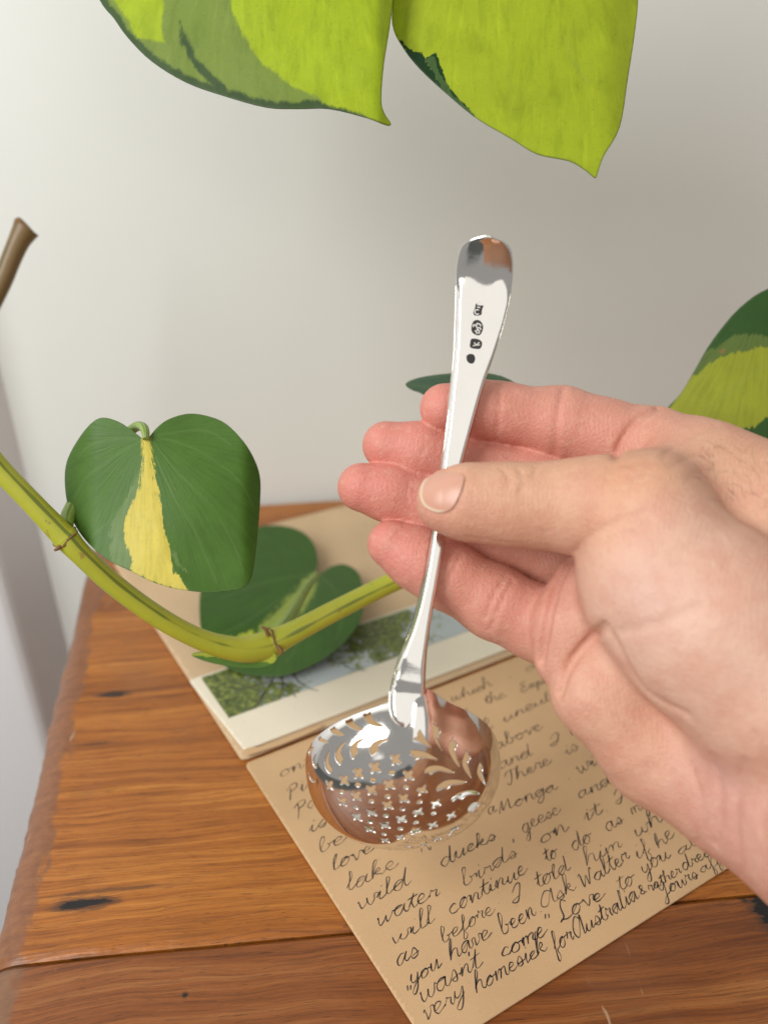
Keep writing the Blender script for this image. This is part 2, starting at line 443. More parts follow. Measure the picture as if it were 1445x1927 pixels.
# the print runs up under the fallen leaf
pc[2] = pc[2]+mup*0.030; pc[3] = pc[3]+mup*0.030
pr = None
def picture():
    P = np.array([[p[0], p[1]] for p in [ground(432, 1361), ground(432, 1361)+mdir*0.17, ground(380, 1285)+mdir*0.17+mup*0.0, ground(380, 1285)]])
    res = 0.001
    xs = np.arange(P[:, 0].min()-2*res, P[:, 0].max()+3*res, res); ys = np.arange(P[:, 1].min()-2*res, P[:, 1].max()+3*res, res)
    X, Y = np.meshgrid(xs, ys, indexing='ij'); f = poly_sdf(X, Y, P)
    Q, fc = cut_sheet(xs, ys, f)
    me = mesh_from('printed_picture', np.c_[Q, np.full(len(Q), CT+0.0013)], fc, True)
    a = (Q-P[0])@mdir[:2]; b = (Q-P[0])@mup[:2]
    lf = 0.30*np.clip(1-a/0.035, -0.2, 1)+0.24*np.exp(-((a-0.085)/0.018)**2)+0.12*(b/0.04)+0.31
    fattr(me, 'leafy', lf)
    link('printed_picture', me, m_print(), mount)
picture()

# ------------------------------------------------------------------ handwriting
GL = {
 'a': (13, '9 9,5 10,1 6,2 1,5 0,8 5,10 10,9 3,11 0,14 3'), 'b': (12, '1 4,5 16,5 21,3 21,2 12,2 2,5 0,8 2,9 6,7 8,9 7,13 8'),
 'c': (10, '8 8,5 10,1 6,2 1,5 0,8 1,12 4'), 'd': (14, '9 8,5 10,1 6,2 1,5 0,9 6,12 21,10 8,10 2,12 0,15 3'),
 'e': (10, '1 4,6 6,7 9,4 10,1 6,2 1,5 0,8 1,12 4'), 'f': (9, '1 3,6 14,7 20,5 21,4 14,3 0,2 -9,4 -11,6 -6,5 0,9 3'),
 'g': (12, '9 9,5 10,1 6,2 1,5 0,8 5,10 10,8 -4,5 -11,2 -9,5 -3,12 3'), 'h': (13, '1 4,5 15,6 21,4 21,2 10,1 0,3 6,6 10,9 9,9 2,11 0,14 3'),
 'i': (7, '1 4,4 10,3 3,4 0,8 3|5 15,6 16'), 'k': (12, '1 4,5 15,6 21,4 21,2 10,1 0,3 6,7 10,8 7,4 5,8 1,10 0,13 3'),
 'l': (7, '1 4,5 14,6 20,4 21,3 14,2 3,4 0,8 3'), 'm': (17, '1 4,3 10,2 0,4 7,7 10,8 6,7 0,9 7,12 10,14 8,13 2,15 0,18 3'),
 'n': (12, '1 4,3 10,2 0,4 7,7 10,9 8,8 2,10 0,13 3'), 'o': (11, '7 10,3 9,1 4,3 0,7 1,9 6,7 10,8 8,13 9'),
 'p': (12, '1 4,4 10,2 -5,1 -11,3 0,5 8,8 10,10 6,8 1,5 0,9 1,13 3'), 'r': (10, '1 4,3 9,3 11,5 9,8 9,7 4,8 0,11 3'),
 's': (9, '1 4,5 10,7 6,7 1,4 0,2 2,5 3,10 4'), 't': (8, '1 4,5 12,6 18,4 8,4 2,6 0,10 3|0 12,10 14'),
 'u': (13, '1 4,3 10,2 3,4 0,7 3,10 10,9 3,10 0,14 3'), 'v': (11, '1 8,3 10,4 4,5 0,8 5,9 10,12 9'),
 'w': (15, '1 8,2 10,2 3,4 0,7 4,8 9,8 3,10 0,13 4,14 10,17 9'), 'x': (10, '1 4,4 10,6 5,8 0,11 3|10 10,2 0'),
 'y': (12, '1 4,3 10,2 4,4 1,7 3,10 10,8 -4,5 -11,2 -9,5 -3,12 3'),
 'P': (12, '5 20,4 10,2 -3|0 15,5 20,11 19,11 13,4 10'), 'I': (12, '1 12,6 19,10 17,7 5,3 -2,0 2,8 5'), 'T': (11, '9 18,7 8,4 0,1 -1,0 3|0 13,4 19,13 19'),
 'M': (17, '0 -2,3 16,5 18,5 2,10 17,12 18,12 3,14 0,17 3'), 'A': (16, '13 15,8 19,2 12,1 4,4 0,9 5,14 19,13 4,14 0,18 3'),
 'W': (17, '0 16,3 19,3 2,9 14,10 2,16 19,18 17'), 'L': (12, '10 17,7 21,5 14,4 4,1 0,3 2,8 0,13 2'),
 'E': (11, '10 17,6 20,3 16,7 11,2 8,1 3,4 0,10 3'), 'Y': (14, '0 15,2 18,3 11,6 10,11 19,9 4,6 -9,2 -9,7 -1,14 3'),
 '.': (5, '2 0,3 1'), '-': (9, '1 6,7 7'), ',': (5, '3 1,1 -4'), '"': (7, '2 19,1 14|5 19,4 14'), "'": (4, '3 20,2 16'), '&': (11, '9 3,5 0,1 4,6 12,5 17,2 14,5 7,11 0')}
def word_strokes(wd, rnd):
    x = 0; strokes = []; cur = []
    for ch in wd:
        adv, s = GL[ch]; parts = s.split('|')
        main = [tuple(map(float, p.split())) for p in parts[0].split(',')]
        dy = rnd.uniform(-1.0, 1.0); k = rnd.uniform(0.85, 1.15)
        main = [(x+a+rnd.uniform(-.7, .7), b*k+dy+rnd.uniform(-.6, .6)) for a, b in main]
        if ch in '.-,"\'&PITMAWLEY':
            if len(cur) > 1: strokes.append(cur)
            cur = []
            if ch in 'AMLEY': cur = list(main)
            else: strokes.append(main)
        else: cur += main
        for p in parts[1:]:
            strokes.append([(x+float(q.split()[0])+rnd.uniform(-.5, .5), float(q.split()[1])+rnd.uniform(-.5, .5)) for q in p.split(',')])
        x += adv
    if len(cur) > 1: strokes.append(cur)
    return x, strokes
# word, start and end of its base line in the photograph
zz = lambda X, Y: (500+X/1.6056, 1220+Y/1.6056)
WORDS = [(wd, zz(a, b), zz(c, d)) for wd, a, b, c, d in [
 ('which', 562, 163, 684, 112), ('-', 735, 96, 760, 86), ('a', 788, 72, 822, 56),
 ('d', 596, 214, 616, 205), ('the', 664, 172, 724, 148), ('Explo', 772, 134, 876, 92),
 ('ont', 42, 392, 140, 348), ('ll', 638, 262, 684, 240), ('uncult', 718, 224, 884, 146),
 ('Pir', 68, 458, 150, 410), ('above', 694, 308, 836, 244),
 ('Pae', 92, 512, 190, 452), ('and', 706, 366, 806, 320), ('I', 862, 294, 900, 276), ('ha', 924, 262, 972, 238),
 ('is', 132, 562, 190, 528), ('There', 730, 412, 862, 346), ('is', 906, 326, 946, 306),
 ('bea', 160, 622, 290, 556), ('N', 470, 618, 505, 600), ('a.', 672, 504, 708, 488), ('Monga', 706, 500, 880, 424), ('.', 912, 396, 926, 390), ('wit', 944, 382, 1020, 340),
 ('love', 200, 676, 326, 612), ('lake', 244, 738, 398, 658), ('wild', 278, 794, 436, 710), ('ducks', 530, 662, 696, 574), (',', 744, 582, 758, 572), ('geese', 776, 560, 890, 496), ('and', 946, 456, 1050, 404),
 ('water', 336, 842, 524, 744), ('birds', 596, 722, 760, 628), ('on', 830, 592, 914, 550), ('it', 964, 528, 1016, 498), ('.', 1028, 496, 1036, 492), ('I', 1058, 470, 1096, 446), 
 ('will', 380, 900, 512, 824), ('continue', 556, 806, 790, 678), ('to', 846, 648, 882, 626), ('do', 930, 612, 986, 580), ('as', 1030, 556, 1082, 526), ('my', 1104, 506, 1160, 476),
 ('as', 396, 966, 464, 926), ('before', 532, 892, 690, 800), ('I', 748, 770, 786, 746), ('told', 820, 728, 920, 668), ('him', 968, 660, 1078, 598), ('wh', 1118, 572, 1200, 520),
 ('you', 436, 1018, 530, 964), ('have', 556, 944, 680, 870), ('been', 714, 868, 816, 802), ('.', 826, 800, 836, 796), ('Ask', 836, 790, 938, 728), ('Walter', 958, 730, 1100, 636), ('if', 1120, 640, 1164, 610), ('he', 1184, 604, 1234, 570),
 ('"', 434, 1076, 456, 1060), ('wasnt', 468, 1074, 650, 960), ("'", 616, 975, 628, 968), ('come', 714, 938, 848, 862), ('"', 852, 852, 872, 840), ('Love', 890, 832, 1022, 752), ('to', 1068, 736, 1116, 708), ('you', 1138, 684, 1222, 630), ('al', 1248, 626, 1304, 590),
 ('very', 478, 1132, 604, 1046), ('homesick', 634, 1044, 850, 914), ('for', 872, 918, 932, 880), ('Australia', 936, 878, 1128, 754), ('&', 1132, 748, 1152, 738), ('rather', 1158, 738, 1256, 676), ('dred', 1262, 672, 1350, 618),
 ('Yours', 1196, 756, 1306, 690), ('aff', 1316, 682, 1380, 646)]]
GL['N'] = (14, '0 0,3 16,5 16,9 1,11 0,13 17,15 18')
def handwriting():
    rnd = random.Random(11); V = []; Fc = []
    for wd, a, b in WORDS:
        A = ground(*a, z=LTOP); B = ground(*b, z=LTOP)
        L, st = word_strokes(wd, rnd)
        L = max(L, 4); ax = (B-A)/L; ln = np.linalg.norm(B-A)/L
        size = max(0.00012, min(0.00026, 0.92*ln))
        if wd in '.-,"\'': size = 0.00022
        if wd in ('.', ',', '-'): ax = (B-A)/np.linalg.norm(B-A)*0.00025
        u = ax/np.linalg.norm(ax); up = np.array([-u[1], u[0], 0])*size+u*size*0.42
        if wd in ('Yours', 'aff', 'rather', 'dred', '&', 'al'): up *= 0.78
        wob = rnd.uniform(0, 6); thick = rnd.uniform(0.85, 1.25)
        for s in st:
            p = catmull(s, 6)
            W = A+p[:, 0:1]*ax+p[:, 1:2]*up
            if len(W) < 2: continue
            T = np.gradient(W, axis=0); T /= (np.linalg.norm(T, axis=1)[:, None]+1e-9)
            Nn = np.c_[-T[:, 1], T[:, 0], np.zeros(len(T))]
            ks = np.arange(len(W))
            wd_ = 0.00014*thick*(1+0.30*np.sin(ks*0.35+wob)+0.25*(-T[:, 1]))
            b0 = len(V)
            for k in range(len(W)):
                e = wd_[k]*(0.55 if k in (0, len(W)-1) else 1)
                zz_ = LTOP+0.00006
                V.append((*(W[k]+Nn[k]*e)[:2], zz_)); V.append((*(W[k]-Nn[k]*e)[:2], zz_))
            for k in range(len(W)-1): Fc.append((b0+2*k, b0+2*k+1, b0+2*k+3, b0+2*k+2))
    me = mesh_from('handwriting', V, Fc, False)
    link('handwriting', me, M_INK, letter)
handwriting()
def ribbon_lines(name, lines, width, z, m, parent):
    V = []; Fc = []
    for pts in lines:
        W = catmull([ground(x, y, z) for x, y in pts], 8)
        T = np.gradient(W, axis=0); T /= (np.linalg.norm(T, axis=1)[:, None]+1e-9); Nn = np.c_[-T[:, 1], T[:, 0], np.zeros(len(T))]
        b0 = len(V)
        for k in range(len(W)):
            e = width*(1-0.75*k/len(W)); V.append(W[k]+Nn[k]*e); V.append(W[k]-Nn[k]*e)
        for k in range(len(W)-1): Fc.append((b0+2*k, b0+2*k+1, b0+2*k+3, b0+2*k+2))
    return link(name, mesh_from(name, V, Fc, False), m, parent)
M_BRANCH = m_plain('printed_branch_brown', (0.05, 0.035, 0.025), 0.35)
ribbon_lines('printed_branches', [[(520, 1262), (508, 1290), (490, 1312), (470, 1322)], [(530, 1262), (532, 1292), (522, 1318)], [(548, 1260), (560, 1280), (580, 1294), (600, 1300)],
    [(512, 1280), (480, 1290), (455, 1296), (430, 1292)], [(535, 1285), (550, 1300), (556, 1312)], [(500, 1300), (485, 1325), (462, 1336)], [(640, 1245), (660, 1258), (690, 1262)]], 0.0004, CT+0.00136, M_BRANCH, mount)

# ------------------------------------------------------------------ the hand: one implicit surface
def sstep(x, a, b):
    t = np.clip((x-a)/(b-a), 0, 1); return t*t*(3-2*t)
def smin(a, b, k):
    h = np.clip(0.5+0.5*(b-a)/k, 0, 1); return b+(a-b)*h-k*h*(1-h)
def cone(P, a, b, ra, rb):
    ba = b-a; L = float(ba@ba)
    t = np.clip(((P-a)@ba)/L, 0, 1)
    return np.sqrt(((P-a-t[..., None]*ba)**2).sum(-1))-(ra+(rb-ra)*t)
def ball(P, a, r): return np.sqrt(((P-a)**2).sum(-1))-r
def chain(P, pts, k):
    d = None
    for (p, q) in zip(pts[:-1], pts[1:]):
        c = cone(P, camspace(*p[:3]).astype(P.dtype), camspace(*q[:3]).astype(P.dtype), p[3], q[3])
        d = c if d is None else smin(d, c, k)
    return d
INDEX = [(836, 768, 219, 7.0), (895, 772, 220, 8.1), (945, 777, 221, 8.2), (1055, 798, 222, 10.3), (1130, 822, 221, 10.6), (1225, 851, 219, 12.3), (1290, 880, 217, 13.2)]
MIDDLE = [(727, 838, 222, 7.0), (790, 850, 222, 8.0), (850, 866, 223, 8.2), (1000, 905, 225, 9.6), (1110, 935, 224, 10.2), (1240, 960, 222, 12.5)]
RING = [(681, 917, 219, 7.0), (735, 928, 220, 7.9), (800, 950, 221, 8.3), (930, 1006, 226, 9.7), (1050, 1060, 227, 10.5), (1190, 1085, 223, 12.5)]
LITTLE = [(737, 1024, 215, 6.8), (785, 1050, 215.5, 8.5), (838, 1080, 215.5, 9.2), (932, 1134, 215.5, 9.9), (1010, 1172, 215, 10.0), (1100, 1215, 211, 11.0)]
THUMB = [(838, 944, 197, 7.6), (880, 945, 196, 9.0), (960, 949, 195, 9.7), (1050, 952, 194, 10.4), (1130, 955, 191, 12.0), (1200, 975, 188, 14.5)]
def hand_sdf(P):
    fi = chain(P, INDEX, 3.5); mi = chain(P, MIDDLE, 3.5); ri = chain(P, RING, 3.5); li = chain(P, LITTLE, 3.5)
    fingers = smin(smin(smin(fi, mi, 0.3), ri, 0.3), li, 0.3)
    C = lambda *a: chain(P, a, 6.0)
    palm = C((1270, 872, 215, 13.0), (1400, 985, 205, 17.0), (1530, 1180, 188, 20), (1750, 1480, 165, 24))
    palm = smin(palm, C((1240, 960, 220, 12.0), (1400, 1150, 207, 17.0), (1560, 1380, 185, 22)), 9)
    palm = smin(palm, C((1180, 1060, 219, 12.0), (1310, 1230, 208, 17.0), (1500, 1430, 188, 22)), 9)
    palm = smin(palm, C((1105, 1212, 207, 11.2), (1165, 1300, 205, 13.5), (1245, 1395, 203, 16.0), (1402, 1474, 193, 18.5), (1572, 1572, 178, 21.0), (1880, 1780, 152, 25)), 7)
    # pads at the finger roots
    palm = smin(palm, C((1100, 1105, 208, 9.0), (1074, 1175, 204.5, 9.5), (1066, 1238, 204.5, 8.6)), 1.2)
    palm = smin(palm, C((1165, 1240, 201, 11.5), (1125, 1300, 200.5, 11.0), (1200, 1380, 200, 13.0)), 1.6)
    palm = smin(palm, C((1500, 1400, 186, 23), (1820, 1640, 158, 30)), 10)
    # thenar mass and the web to the index
    th = C((1185, 985, 189, 14.0), (1245, 1085, 187, 19.5), (1330, 1165, 183, 22.0), (1450, 1290, 178, 22.0))
    palm = smin(palm, th, 5)
    palm = smin(palm, C((1230, 930, 196, 11), (1330, 900, 206, 13), (1440, 960, 200, 17)), 9)
    d = smin(palm, fingers, 1.4)
    tb = chain(P, THUMB, 5.0)
    kx = 1.0+8.0*sstep(P[..., 0], 45, 68)
    return smin(d, tb, kx)
_cr = []
def carved(P, d):
    for (seg, r, k) in _cr:
        lo = np.min(seg, 0)-4; hi = np.max(seg, 0)+4
        m = np.all((P > lo) & (P < hi), -1)
        if not m.any(): continue
        Q = P[m]; dd = np.full(len(Q), 1e9, np.float32)
        for a, b in zip(seg[:-1], seg[1:]):
            ba = b-a; t = np.clip(((Q-a)@ba)/float(ba@ba), 0, 1)
            dd = np.minimum(dd, np.sqrt(((Q-a-t[:, None]*ba)**2).sum(-1)))
        x = -(dd-r); y = d[m]
        d[m] = -smin(-y, -x, k)
    return d
def march(px, py, d0=150.0):
    px = np.asarray(px, float); py = np.asarray(py, float)
    r = np.stack([(px-722.5)/F, -(py-963.5)/F, -np.ones_like(px)], -1); rl = np.linalg.norm(r, axis=-1)
    t = np.full(px.shape, d0)
    for _ in range(34): t = t+hand_sdf(r*t[..., None])/rl*0.85
    return t
def crease(pts, r=0.55, k=0.9, sink=0.1):
    p = catmull(pts, 5); dep = march(p[:, 0], p[:, 1])
    ok = dep < 240
    seg = np.array([camspace(x, y, d+sink) for (x, y), d, o in zip(p, dep, ok) if o], np.float32)
    if len(seg) > 1: _cr.append((seg, r, k))
# joint and palm creases
crease([(1062, 728), (1050, 790), (1048, 862)], 0.5, 0.5); crease([(1056, 730), (1043, 800), (1040, 858)], 0.3)
crease([(942, 722), (938, 780), (934, 830)], 0.3)
crease([(1246, 762), (1205, 785), (1175, 820), (1158, 862)], 1.1, 0.8)
crease([(1350, 800), (1300, 820), (1262, 845), (1245, 862)], 0.45)
crease([(852, 1035), (838, 1065), (826, 1105)], 0.45, 0.5); crease([(866, 1045), (846, 1085), (832, 1112)], 0.3)
crease([(952, 1085), (930, 1120), (912, 1165)], 0.5, 0.5); crease([(965, 1092), (944, 1130), (922, 1185)], 0.45, 0.5)
crease([(1072, 1050), (1045, 1105), (1030, 1165), (1016, 1246)], 1.5, 0.8, 0.3)
crease([(1138, 1178), (1102, 1212), (1072, 1252), (1052, 1304)], 1.3, 0.9, 0.2)
crease([(1150, 1195), (1190, 1270), (1225, 1310), (1290, 1345)], 0.0, 3.2)
crease([(1082, 1040), (1110, 1010), (1150, 988), (1210, 965)], 0.3, 1.4)
crease([(1092, 1055), (1150, 1020), (1220, 985)], 0.25)
crease([(1165, 1190), (1240, 1172), (1320, 1140)], 0.05, 2.0, -0.2)
crease([(1340, 1420), (1355, 1500), (1345, 1590)], 0.35, 1.3); crease([(1400, 1430), (1385, 1520), (1395, 1650)], 0.3, 1.3)
crease([(945, 884), (958, 900), (952, 925)], 0.4, 0.5); crease([(975, 880), (985, 905), (978, 930)], 0.4, 0.5); crease([(1010, 878), (1002, 900)], 0.4, 0.5)
crease([(1100, 1300), (1150, 1330), (1200, 1390), (1230, 1450)], 0.1, 1.8)
crease([(1130, 890), (1170, 876), (1220, 872)], 0.15, 0.8); crease([(1140, 905), (1185, 893), (1235, 890)], 0.15, 0.8)
crease([(1260, 880), (1310, 858), (1380, 850)], 0.2, 1.0); crease([(1290, 900), (1350, 880), (1430, 872)], 0.2, 1.0)
crease([(880, 1010), (930, 1018), (985, 1024)], 0.1, 0.8); crease([(1020, 1000), (1030, 1020), (1035, 1035)], 0.3, 0.6)
crease([(1300, 1440), (1320, 1520), (1310, 1600)], 0.2, 1.6); crease([(1420, 1380), (1440, 1470), (1430, 1560)], 0.2, 1.6)
crease([(800, 845), (790, 870), (800, 895)], 0.2, 0.6); crease([(770, 905), (765, 935), (775, 965)], 0.2, 0.6)
# nail bed groove
NAIL = catmull([(790, 925), (796, 905), (812, 893), (840, 889), (868, 893), (872, 905), (862, 935), (848, 958), (826, 964), (805, 957), (793, 944)], 6, True)
crease([(812, 891), (845, 887), (872, 891), (876, 906), (866, 938), (850, 962), (826, 968), (806, 962)], 0.3, 0.6)

def surface_nets(vol, org, h):
    s = vol < 0; nx, ny, nz = vol.shape
    occ = np.zeros((nx-1, ny-1, nz-1), np.int8)
    for i in (0, 1):
        for j in (0, 1):
            for k in (0, 1): occ += s[i:nx-1+i, j:ny-1+j, k:nz-1+k]
    act = (occ > 0) & (occ < 8)
    ids = np.full(act.shape, -1, np.int64); cells = np.argwhere(act); ids[act] = np.arange(len(cells))
    acc = np.zeros((len(cells), 3)); cnt = np.zeros(len(cells))
    corners = [(i, j, k) for i in (0, 1) for j in (0, 1) for k in (0, 1)]
    for c0 in corners:
        for ax in range(3):
            if c0[ax] == 0:
                c1 = list(c0); c1[ax] = 1
                v0 = vol[cells[:, 0]+c0[0], cells[:, 1]+c0[1], cells[:, 2]+c0[2]]; v1 = vol[cells[:, 0]+c1[0], cells[:, 1]+c1[1], cells[:, 2]+c1[2]]
                m = (v0 < 0) != (v1 < 0); t = np.where(m, v0/np.where(m, v0-v1, 1), 0)
                p = np.array(c0, float)[None].repeat(len(cells), 0); p[:, ax] += t
                acc[m] += p[m]; cnt[m] += 1
    V = (cells+acc/cnt[:, None])*h+org
    quads = []
    for ax in range(3):
        sl0 = [slice(None)]*3; sl1 = [slice(None)]*3; sl0[ax] = slice(0, -1); sl1[ax] = slice(1, None)
        e = np.argwhere(s[tuple(sl0)] != s[tuple(sl1)]); b, c = (ax+1) % 3, (ax+2) % 3
        ok = (e[:, b] > 0) & (e[:, c] > 0) & (e[:, b] < vol.shape[b]-1) & (e[:, c] < vol.shape[c]-1); e = e[ok]
        def g(db, dc):
            q = e.copy(); q[:, b] -= db; q[:, c] -= dc; return ids[q[:, 0], q[:, 1], q[:, 2]]
        q = np.stack([g(1, 1), g(0, 1), g(0, 0), g(1, 0)], 1)
        flip = ~s[e[:, 0], e[:, 1], e[:, 2]]; q[flip] = q[flip][:, ::-1]
        quads.append(q)
    return V, np.concatenate(quads)

def m_skin():
    t = NT('skin'); o = t.obj(); c = t.attr('tone', 'Color')
    mot = t.noise(o, 130, 4, 0.6); mot2 = t.noise(o, 420, 3, 0.6)
    big = t.noise(o, 45, 3, 0.6); c = t.mix(t.step(big, 0.4, 0.7, 0, 0.28), c, (0.60, 0.25, 0.17)); c = t.mix(t.step(mot, 0.40, 0.7, 0, 0.35), c, (0.58, 0.25, 0.18)); c = t.mix(t.step(mot2, 0.5, 0.72, 0, 0.25), c, (0.76, 0.50, 0.36))
    c = t.mix(t.step(t.noise(o, 1100, 4, 0.7), 0.52, 0.7, 0, 0.22), c, (0.45, 0.18, 0.12))
    cell = t.voronoi(t.mapping(o, (1400, 1700, 1400)), 1); fine = t.noise(o, 1500, 3, 0.6)
    ridges = t.wave(t.mapping(o, (1, 1, 1), rot=(0.4, 0.3, 0.9)), 380, 3.0, 2.0)
    t.bump(t.math('ADD', t.math('ADD', t.math('MULTIPLY', cell, 0.45), fine), t.math('ADD', t.math('MULTIPLY', ridges, 0.16), t.math('MULTIPLY', t.noise(o, 240, 4), 1.3))), 0.55, 0.0004)
    t.b.subsurface_method = 'RANDOM_WALK'
    t.set(Base_Color=c, Roughness=t.step(mot2, 0.2, 0.8, 0.40, 0.58), Subsurface_Weight=0.14, Subsurface_Scale=0.0015, Specular_IOR_Level=0.4)
    t.b.inputs['Subsurface Radius'].default_value = (1.0, 0.36, 0.2)
    return t.m
def build_hand():
    h = 0.65
    lo = np.array([-22.0, -175.0, -242.0]); hi = np.array([122.0, 42.0, -140.0])
    n = np.ceil((hi-lo)/h).astype(int)
    n = (n+3)//4*4; nb = n//4
    vol = np.empty(tuple(n), np.float32)
    ax3 = [(lo[k]+h*(4*np.arange(nb[k])+1.5)).astype(np.float32) for k in range(3)]
    dc = hand_sdf(np.stack(np.meshgrid(*ax3, indexing='ij'), -1))
    vol[:] = np.repeat(np.repeat(np.repeat(np.clip(dc, -5, 5), 4, 0), 4, 1), 4, 2)
    blk = np.argwhere(np.abs(dc) < 5.0)                     # only blocks near the skin are sampled finely
    off = np.stack(np.meshgrid(*[np.arange(4)]*3, indexing='ij'), -1).reshape(-1, 3)
    for i in range(0, len(blk), 4000):
        ix = (blk[i:i+4000, None, :]*4+off).reshape(-1, 3)
        Pq = (lo+h*ix).astype(np.float32); vol[ix[:, 0], ix[:, 1], ix[:, 2]] = carved(Pq, hand_sdf(Pq))
    # close the surface at the wrist end
    vol[-1] = 5; vol[:, 0] = 5; vol[:, :, -1] = 5; vol[:, :, 0] = 5
    V, Q = surface_nets(vol, lo, h)
    # light smoothing
    e = np.concatenate([Q[:, [0, 1]], Q[:, [1, 2]], Q[:, [2, 3]], Q[:, [3, 0]]])
    for lam in (0.5, 0.4):
        acc = np.zeros_like(V); c = np.zeros(len(V))
        np.add.at(acc, e[:, 0], V[e[:, 1]]); np.add.at(acc, e[:, 1], V[e[:, 0]]); np.add.at(c, e[:, 0], 1); np.add.at(c, e[:, 1], 1)
        V = V+lam*(acc/c[:, None]-V)
    return V, Q
HV, HQ = build_hand()
hand = empty('hand', tuple(float(v) for v in cam2world(camspace(1180, 1150, 205))), 'bare right hand pinching the silver spoon between thumb and fingers', 'hand')
def skin_tone(V):
    base = np.tile(np.array([0.68, 0.395, 0.275]), (len(V), 1))
    def blob(pt, r, c, amt):
        nonlocal base
        wgt = amt*np.exp(-((V-camspace(*pt))**2).sum(1)/(r*r)); base = base*(1-wgt[:, None])+np.array(c)*wgt[:, None]
    pink = (0.65, 0.245, 0.195); tan = (0.64, 0.37, 0.23); pale = (0.75, 0.50, 0.39)
    for p in ((836, 768, 219), (727, 838, 222), (681, 917, 217), (737, 1024, 208)): blob(p, 17, (0.66, 0.205, 0.175), 0.85)
    for p in ((930, 780, 220), (830, 860, 222), (800, 950, 218), (850, 1090, 206), (1060, 800, 220), (1190, 830, 215), (960, 1150, 206), (1080, 1180, 205), (1000, 890, 222)): blob(p, 19, pink, 0.5)
    for p in ((900, 930, 190), (1000, 930, 188), (1180, 900, 185), (1380, 880, 195), (1430, 930, 190)): blob(p, 15, tan, 0.6)
    for p in ((1250, 1120, 170), (1350, 1220, 165), (1250, 1250, 180)): blob(p, 22, pale, 0.6)
    for p in ((1150, 1300, 195), (1250, 1400, 190)): blob(p, 14, (0.70, 0.41, 0.26), 0.4)
    for p in ((1355, 1500, 172), (1380, 1560, 172), (1350, 1440, 176), (1395, 1640, 168), (1200, 1140, 178), (1220, 1110, 175)): blob(p, 4.5, (0.50, 0.33, 0.33), 0.45)
    for p in ((1130, 960, 178), (1230, 900, 180), (1180, 890, 180), (1060, 870, 195)): blob(p, 8, (0.68, 0.34, 0.20), 0.5)
    blob((1230, 1130, 172), 7, (0.62, 0.42, 0.38), 0.5)
    for p in ((1340, 1500, 180), (1390, 1600, 175), (1400, 1500, 172)): blob(p, 14, (0.68, 0.38, 0.31), 0.6)
    return base*np.array([1.0, 0.985, 0.99])
me = mesh_from('skin', cam2world(HV), HQ[:, ::1], True)
cattr(me, 'tone', skin_tone(HV))
bmx = bmesh.new(); bmx.from_mesh(me); bmesh.ops.recalc_face_normals(bmx, faces=bmx.faces); bmx.to_mesh(me); bmx.free()
skin_o = link('skin', me, m_skin(), hand)
# thumb nail
def nail():
    xs = np.arange(780, 882, 1.6); ys = np.arange(880, 974, 1.6); X, Y = np.meshgrid(xs, ys, indexing='ij')
    Q, fc = cut_sheet(xs, ys, poly_sdf(X, Y, NAIL))
    dep = march(Q[:, 0], Q[:, 1]); dep = np.minimum(dep, 201.0)-0.35
    me = mesh_from('thumbnail', unproj(Q[:, 0], Q[:, 1], dep), fc, True)
    ed = poly_sdf(Q[:, 0], Q[:, 1], NAIL); left = (1-sstep(ed, 3.0, 5.0))*(1-sstep(Q[:, 0]-0.5*(Q[:, 1]-925), 806, 822))
    fattr(me, 'free_edge', left)
    t = NT('nail'); o = t.obj()
    c = t.mix(t.attr('free_edge'), (0.61, 0.325, 0.235), (0.74, 0.60, 0.44))
    t.bump(t.noise(t.mapping(o, (900, 900, 900)), 1, 2), 0.05, 0.0003)
    link('thumbnail', me, t.set(Base_Color=c, Roughness=0.33, Subsurface_Weight=0.15, Subsurface_Scale=0.001), hand)
nail()

# ------------------------------------------------------------------ silver sifter spoon
spoon = empty('sifter_spoon', tuple(float(v) for v in unproj(770, 1330, 214)), 'polished silver sugar sifter spoon with pierced bowl and hallmarked handle', 'spoon')
# bowl frame (camera axes, mm): apex towards the viewer
bc = camspace(759, 1447, 224.5)
tl = math.radians(-6.0)
b_up = np.array([math.sin(tl), math.cos(tl), 0.0]); b_x = np.array([math.cos(tl), -math.sin(tl), 0.0]); b_z = np.array([0, 0, 1.0])
tilt = math.radians(42)          # rim plane leaned a little
b_up, b_z = math.cos(tilt)*b_up+math.sin(tilt)*b_z, -math.sin(tilt)*b_up+math.cos(tilt)*b_z
# let the bowl axis look at the camera
BD = 21.5
def bowl_R(phi):
    c, s = np.cos(phi), np.sin(phi)
    a = 28.2; b = np.where(s > 0, 31.5, 22.8); n = np.where(s > 0, 2.35, 2.0)
    R = (np.abs(c/a)**n+np.abs(s/b)**n)**(-1/n)
    dphi = np.abs(np.arctan2(np.sin(phi-1.41), np.cos(phi-1.41)))
    return R+5.5*np.exp(-(dphi/0.17)**2)+3.0*np.exp(-(dphi/0.42)**2)
def bowl_pt(U, V):
    t = np.sqrt(U*U+V*V); phi = np.arctan2(V, U)
    tt = np.clip(t, 0, 1.2)
    f = np.sin(tt*math.pi/2); g = np.cos(tt*math.pi/2)
    R = bowl_R(phi)
    return bc+(R*f*np.cos(phi))[..., None]*b_x+(R*f*np.sin(phi))[..., None]*b_up+(BD*g)[..., None]*b_z
def to_px(p): return 722.5+F*p[..., 0]/(-p[..., 2]), 963.5-F*p[..., 1]/(-p[..., 2])
_u = np.linspace(-0.98, 0.98, 420); _U, _V = np.meshgrid(_u, _u, indexing='ij')
_t0 = np.hypot(_U, _V)+1e-6
_bp = bowl_pt(_U, _V); _BX, _BY = to_px(_bp)
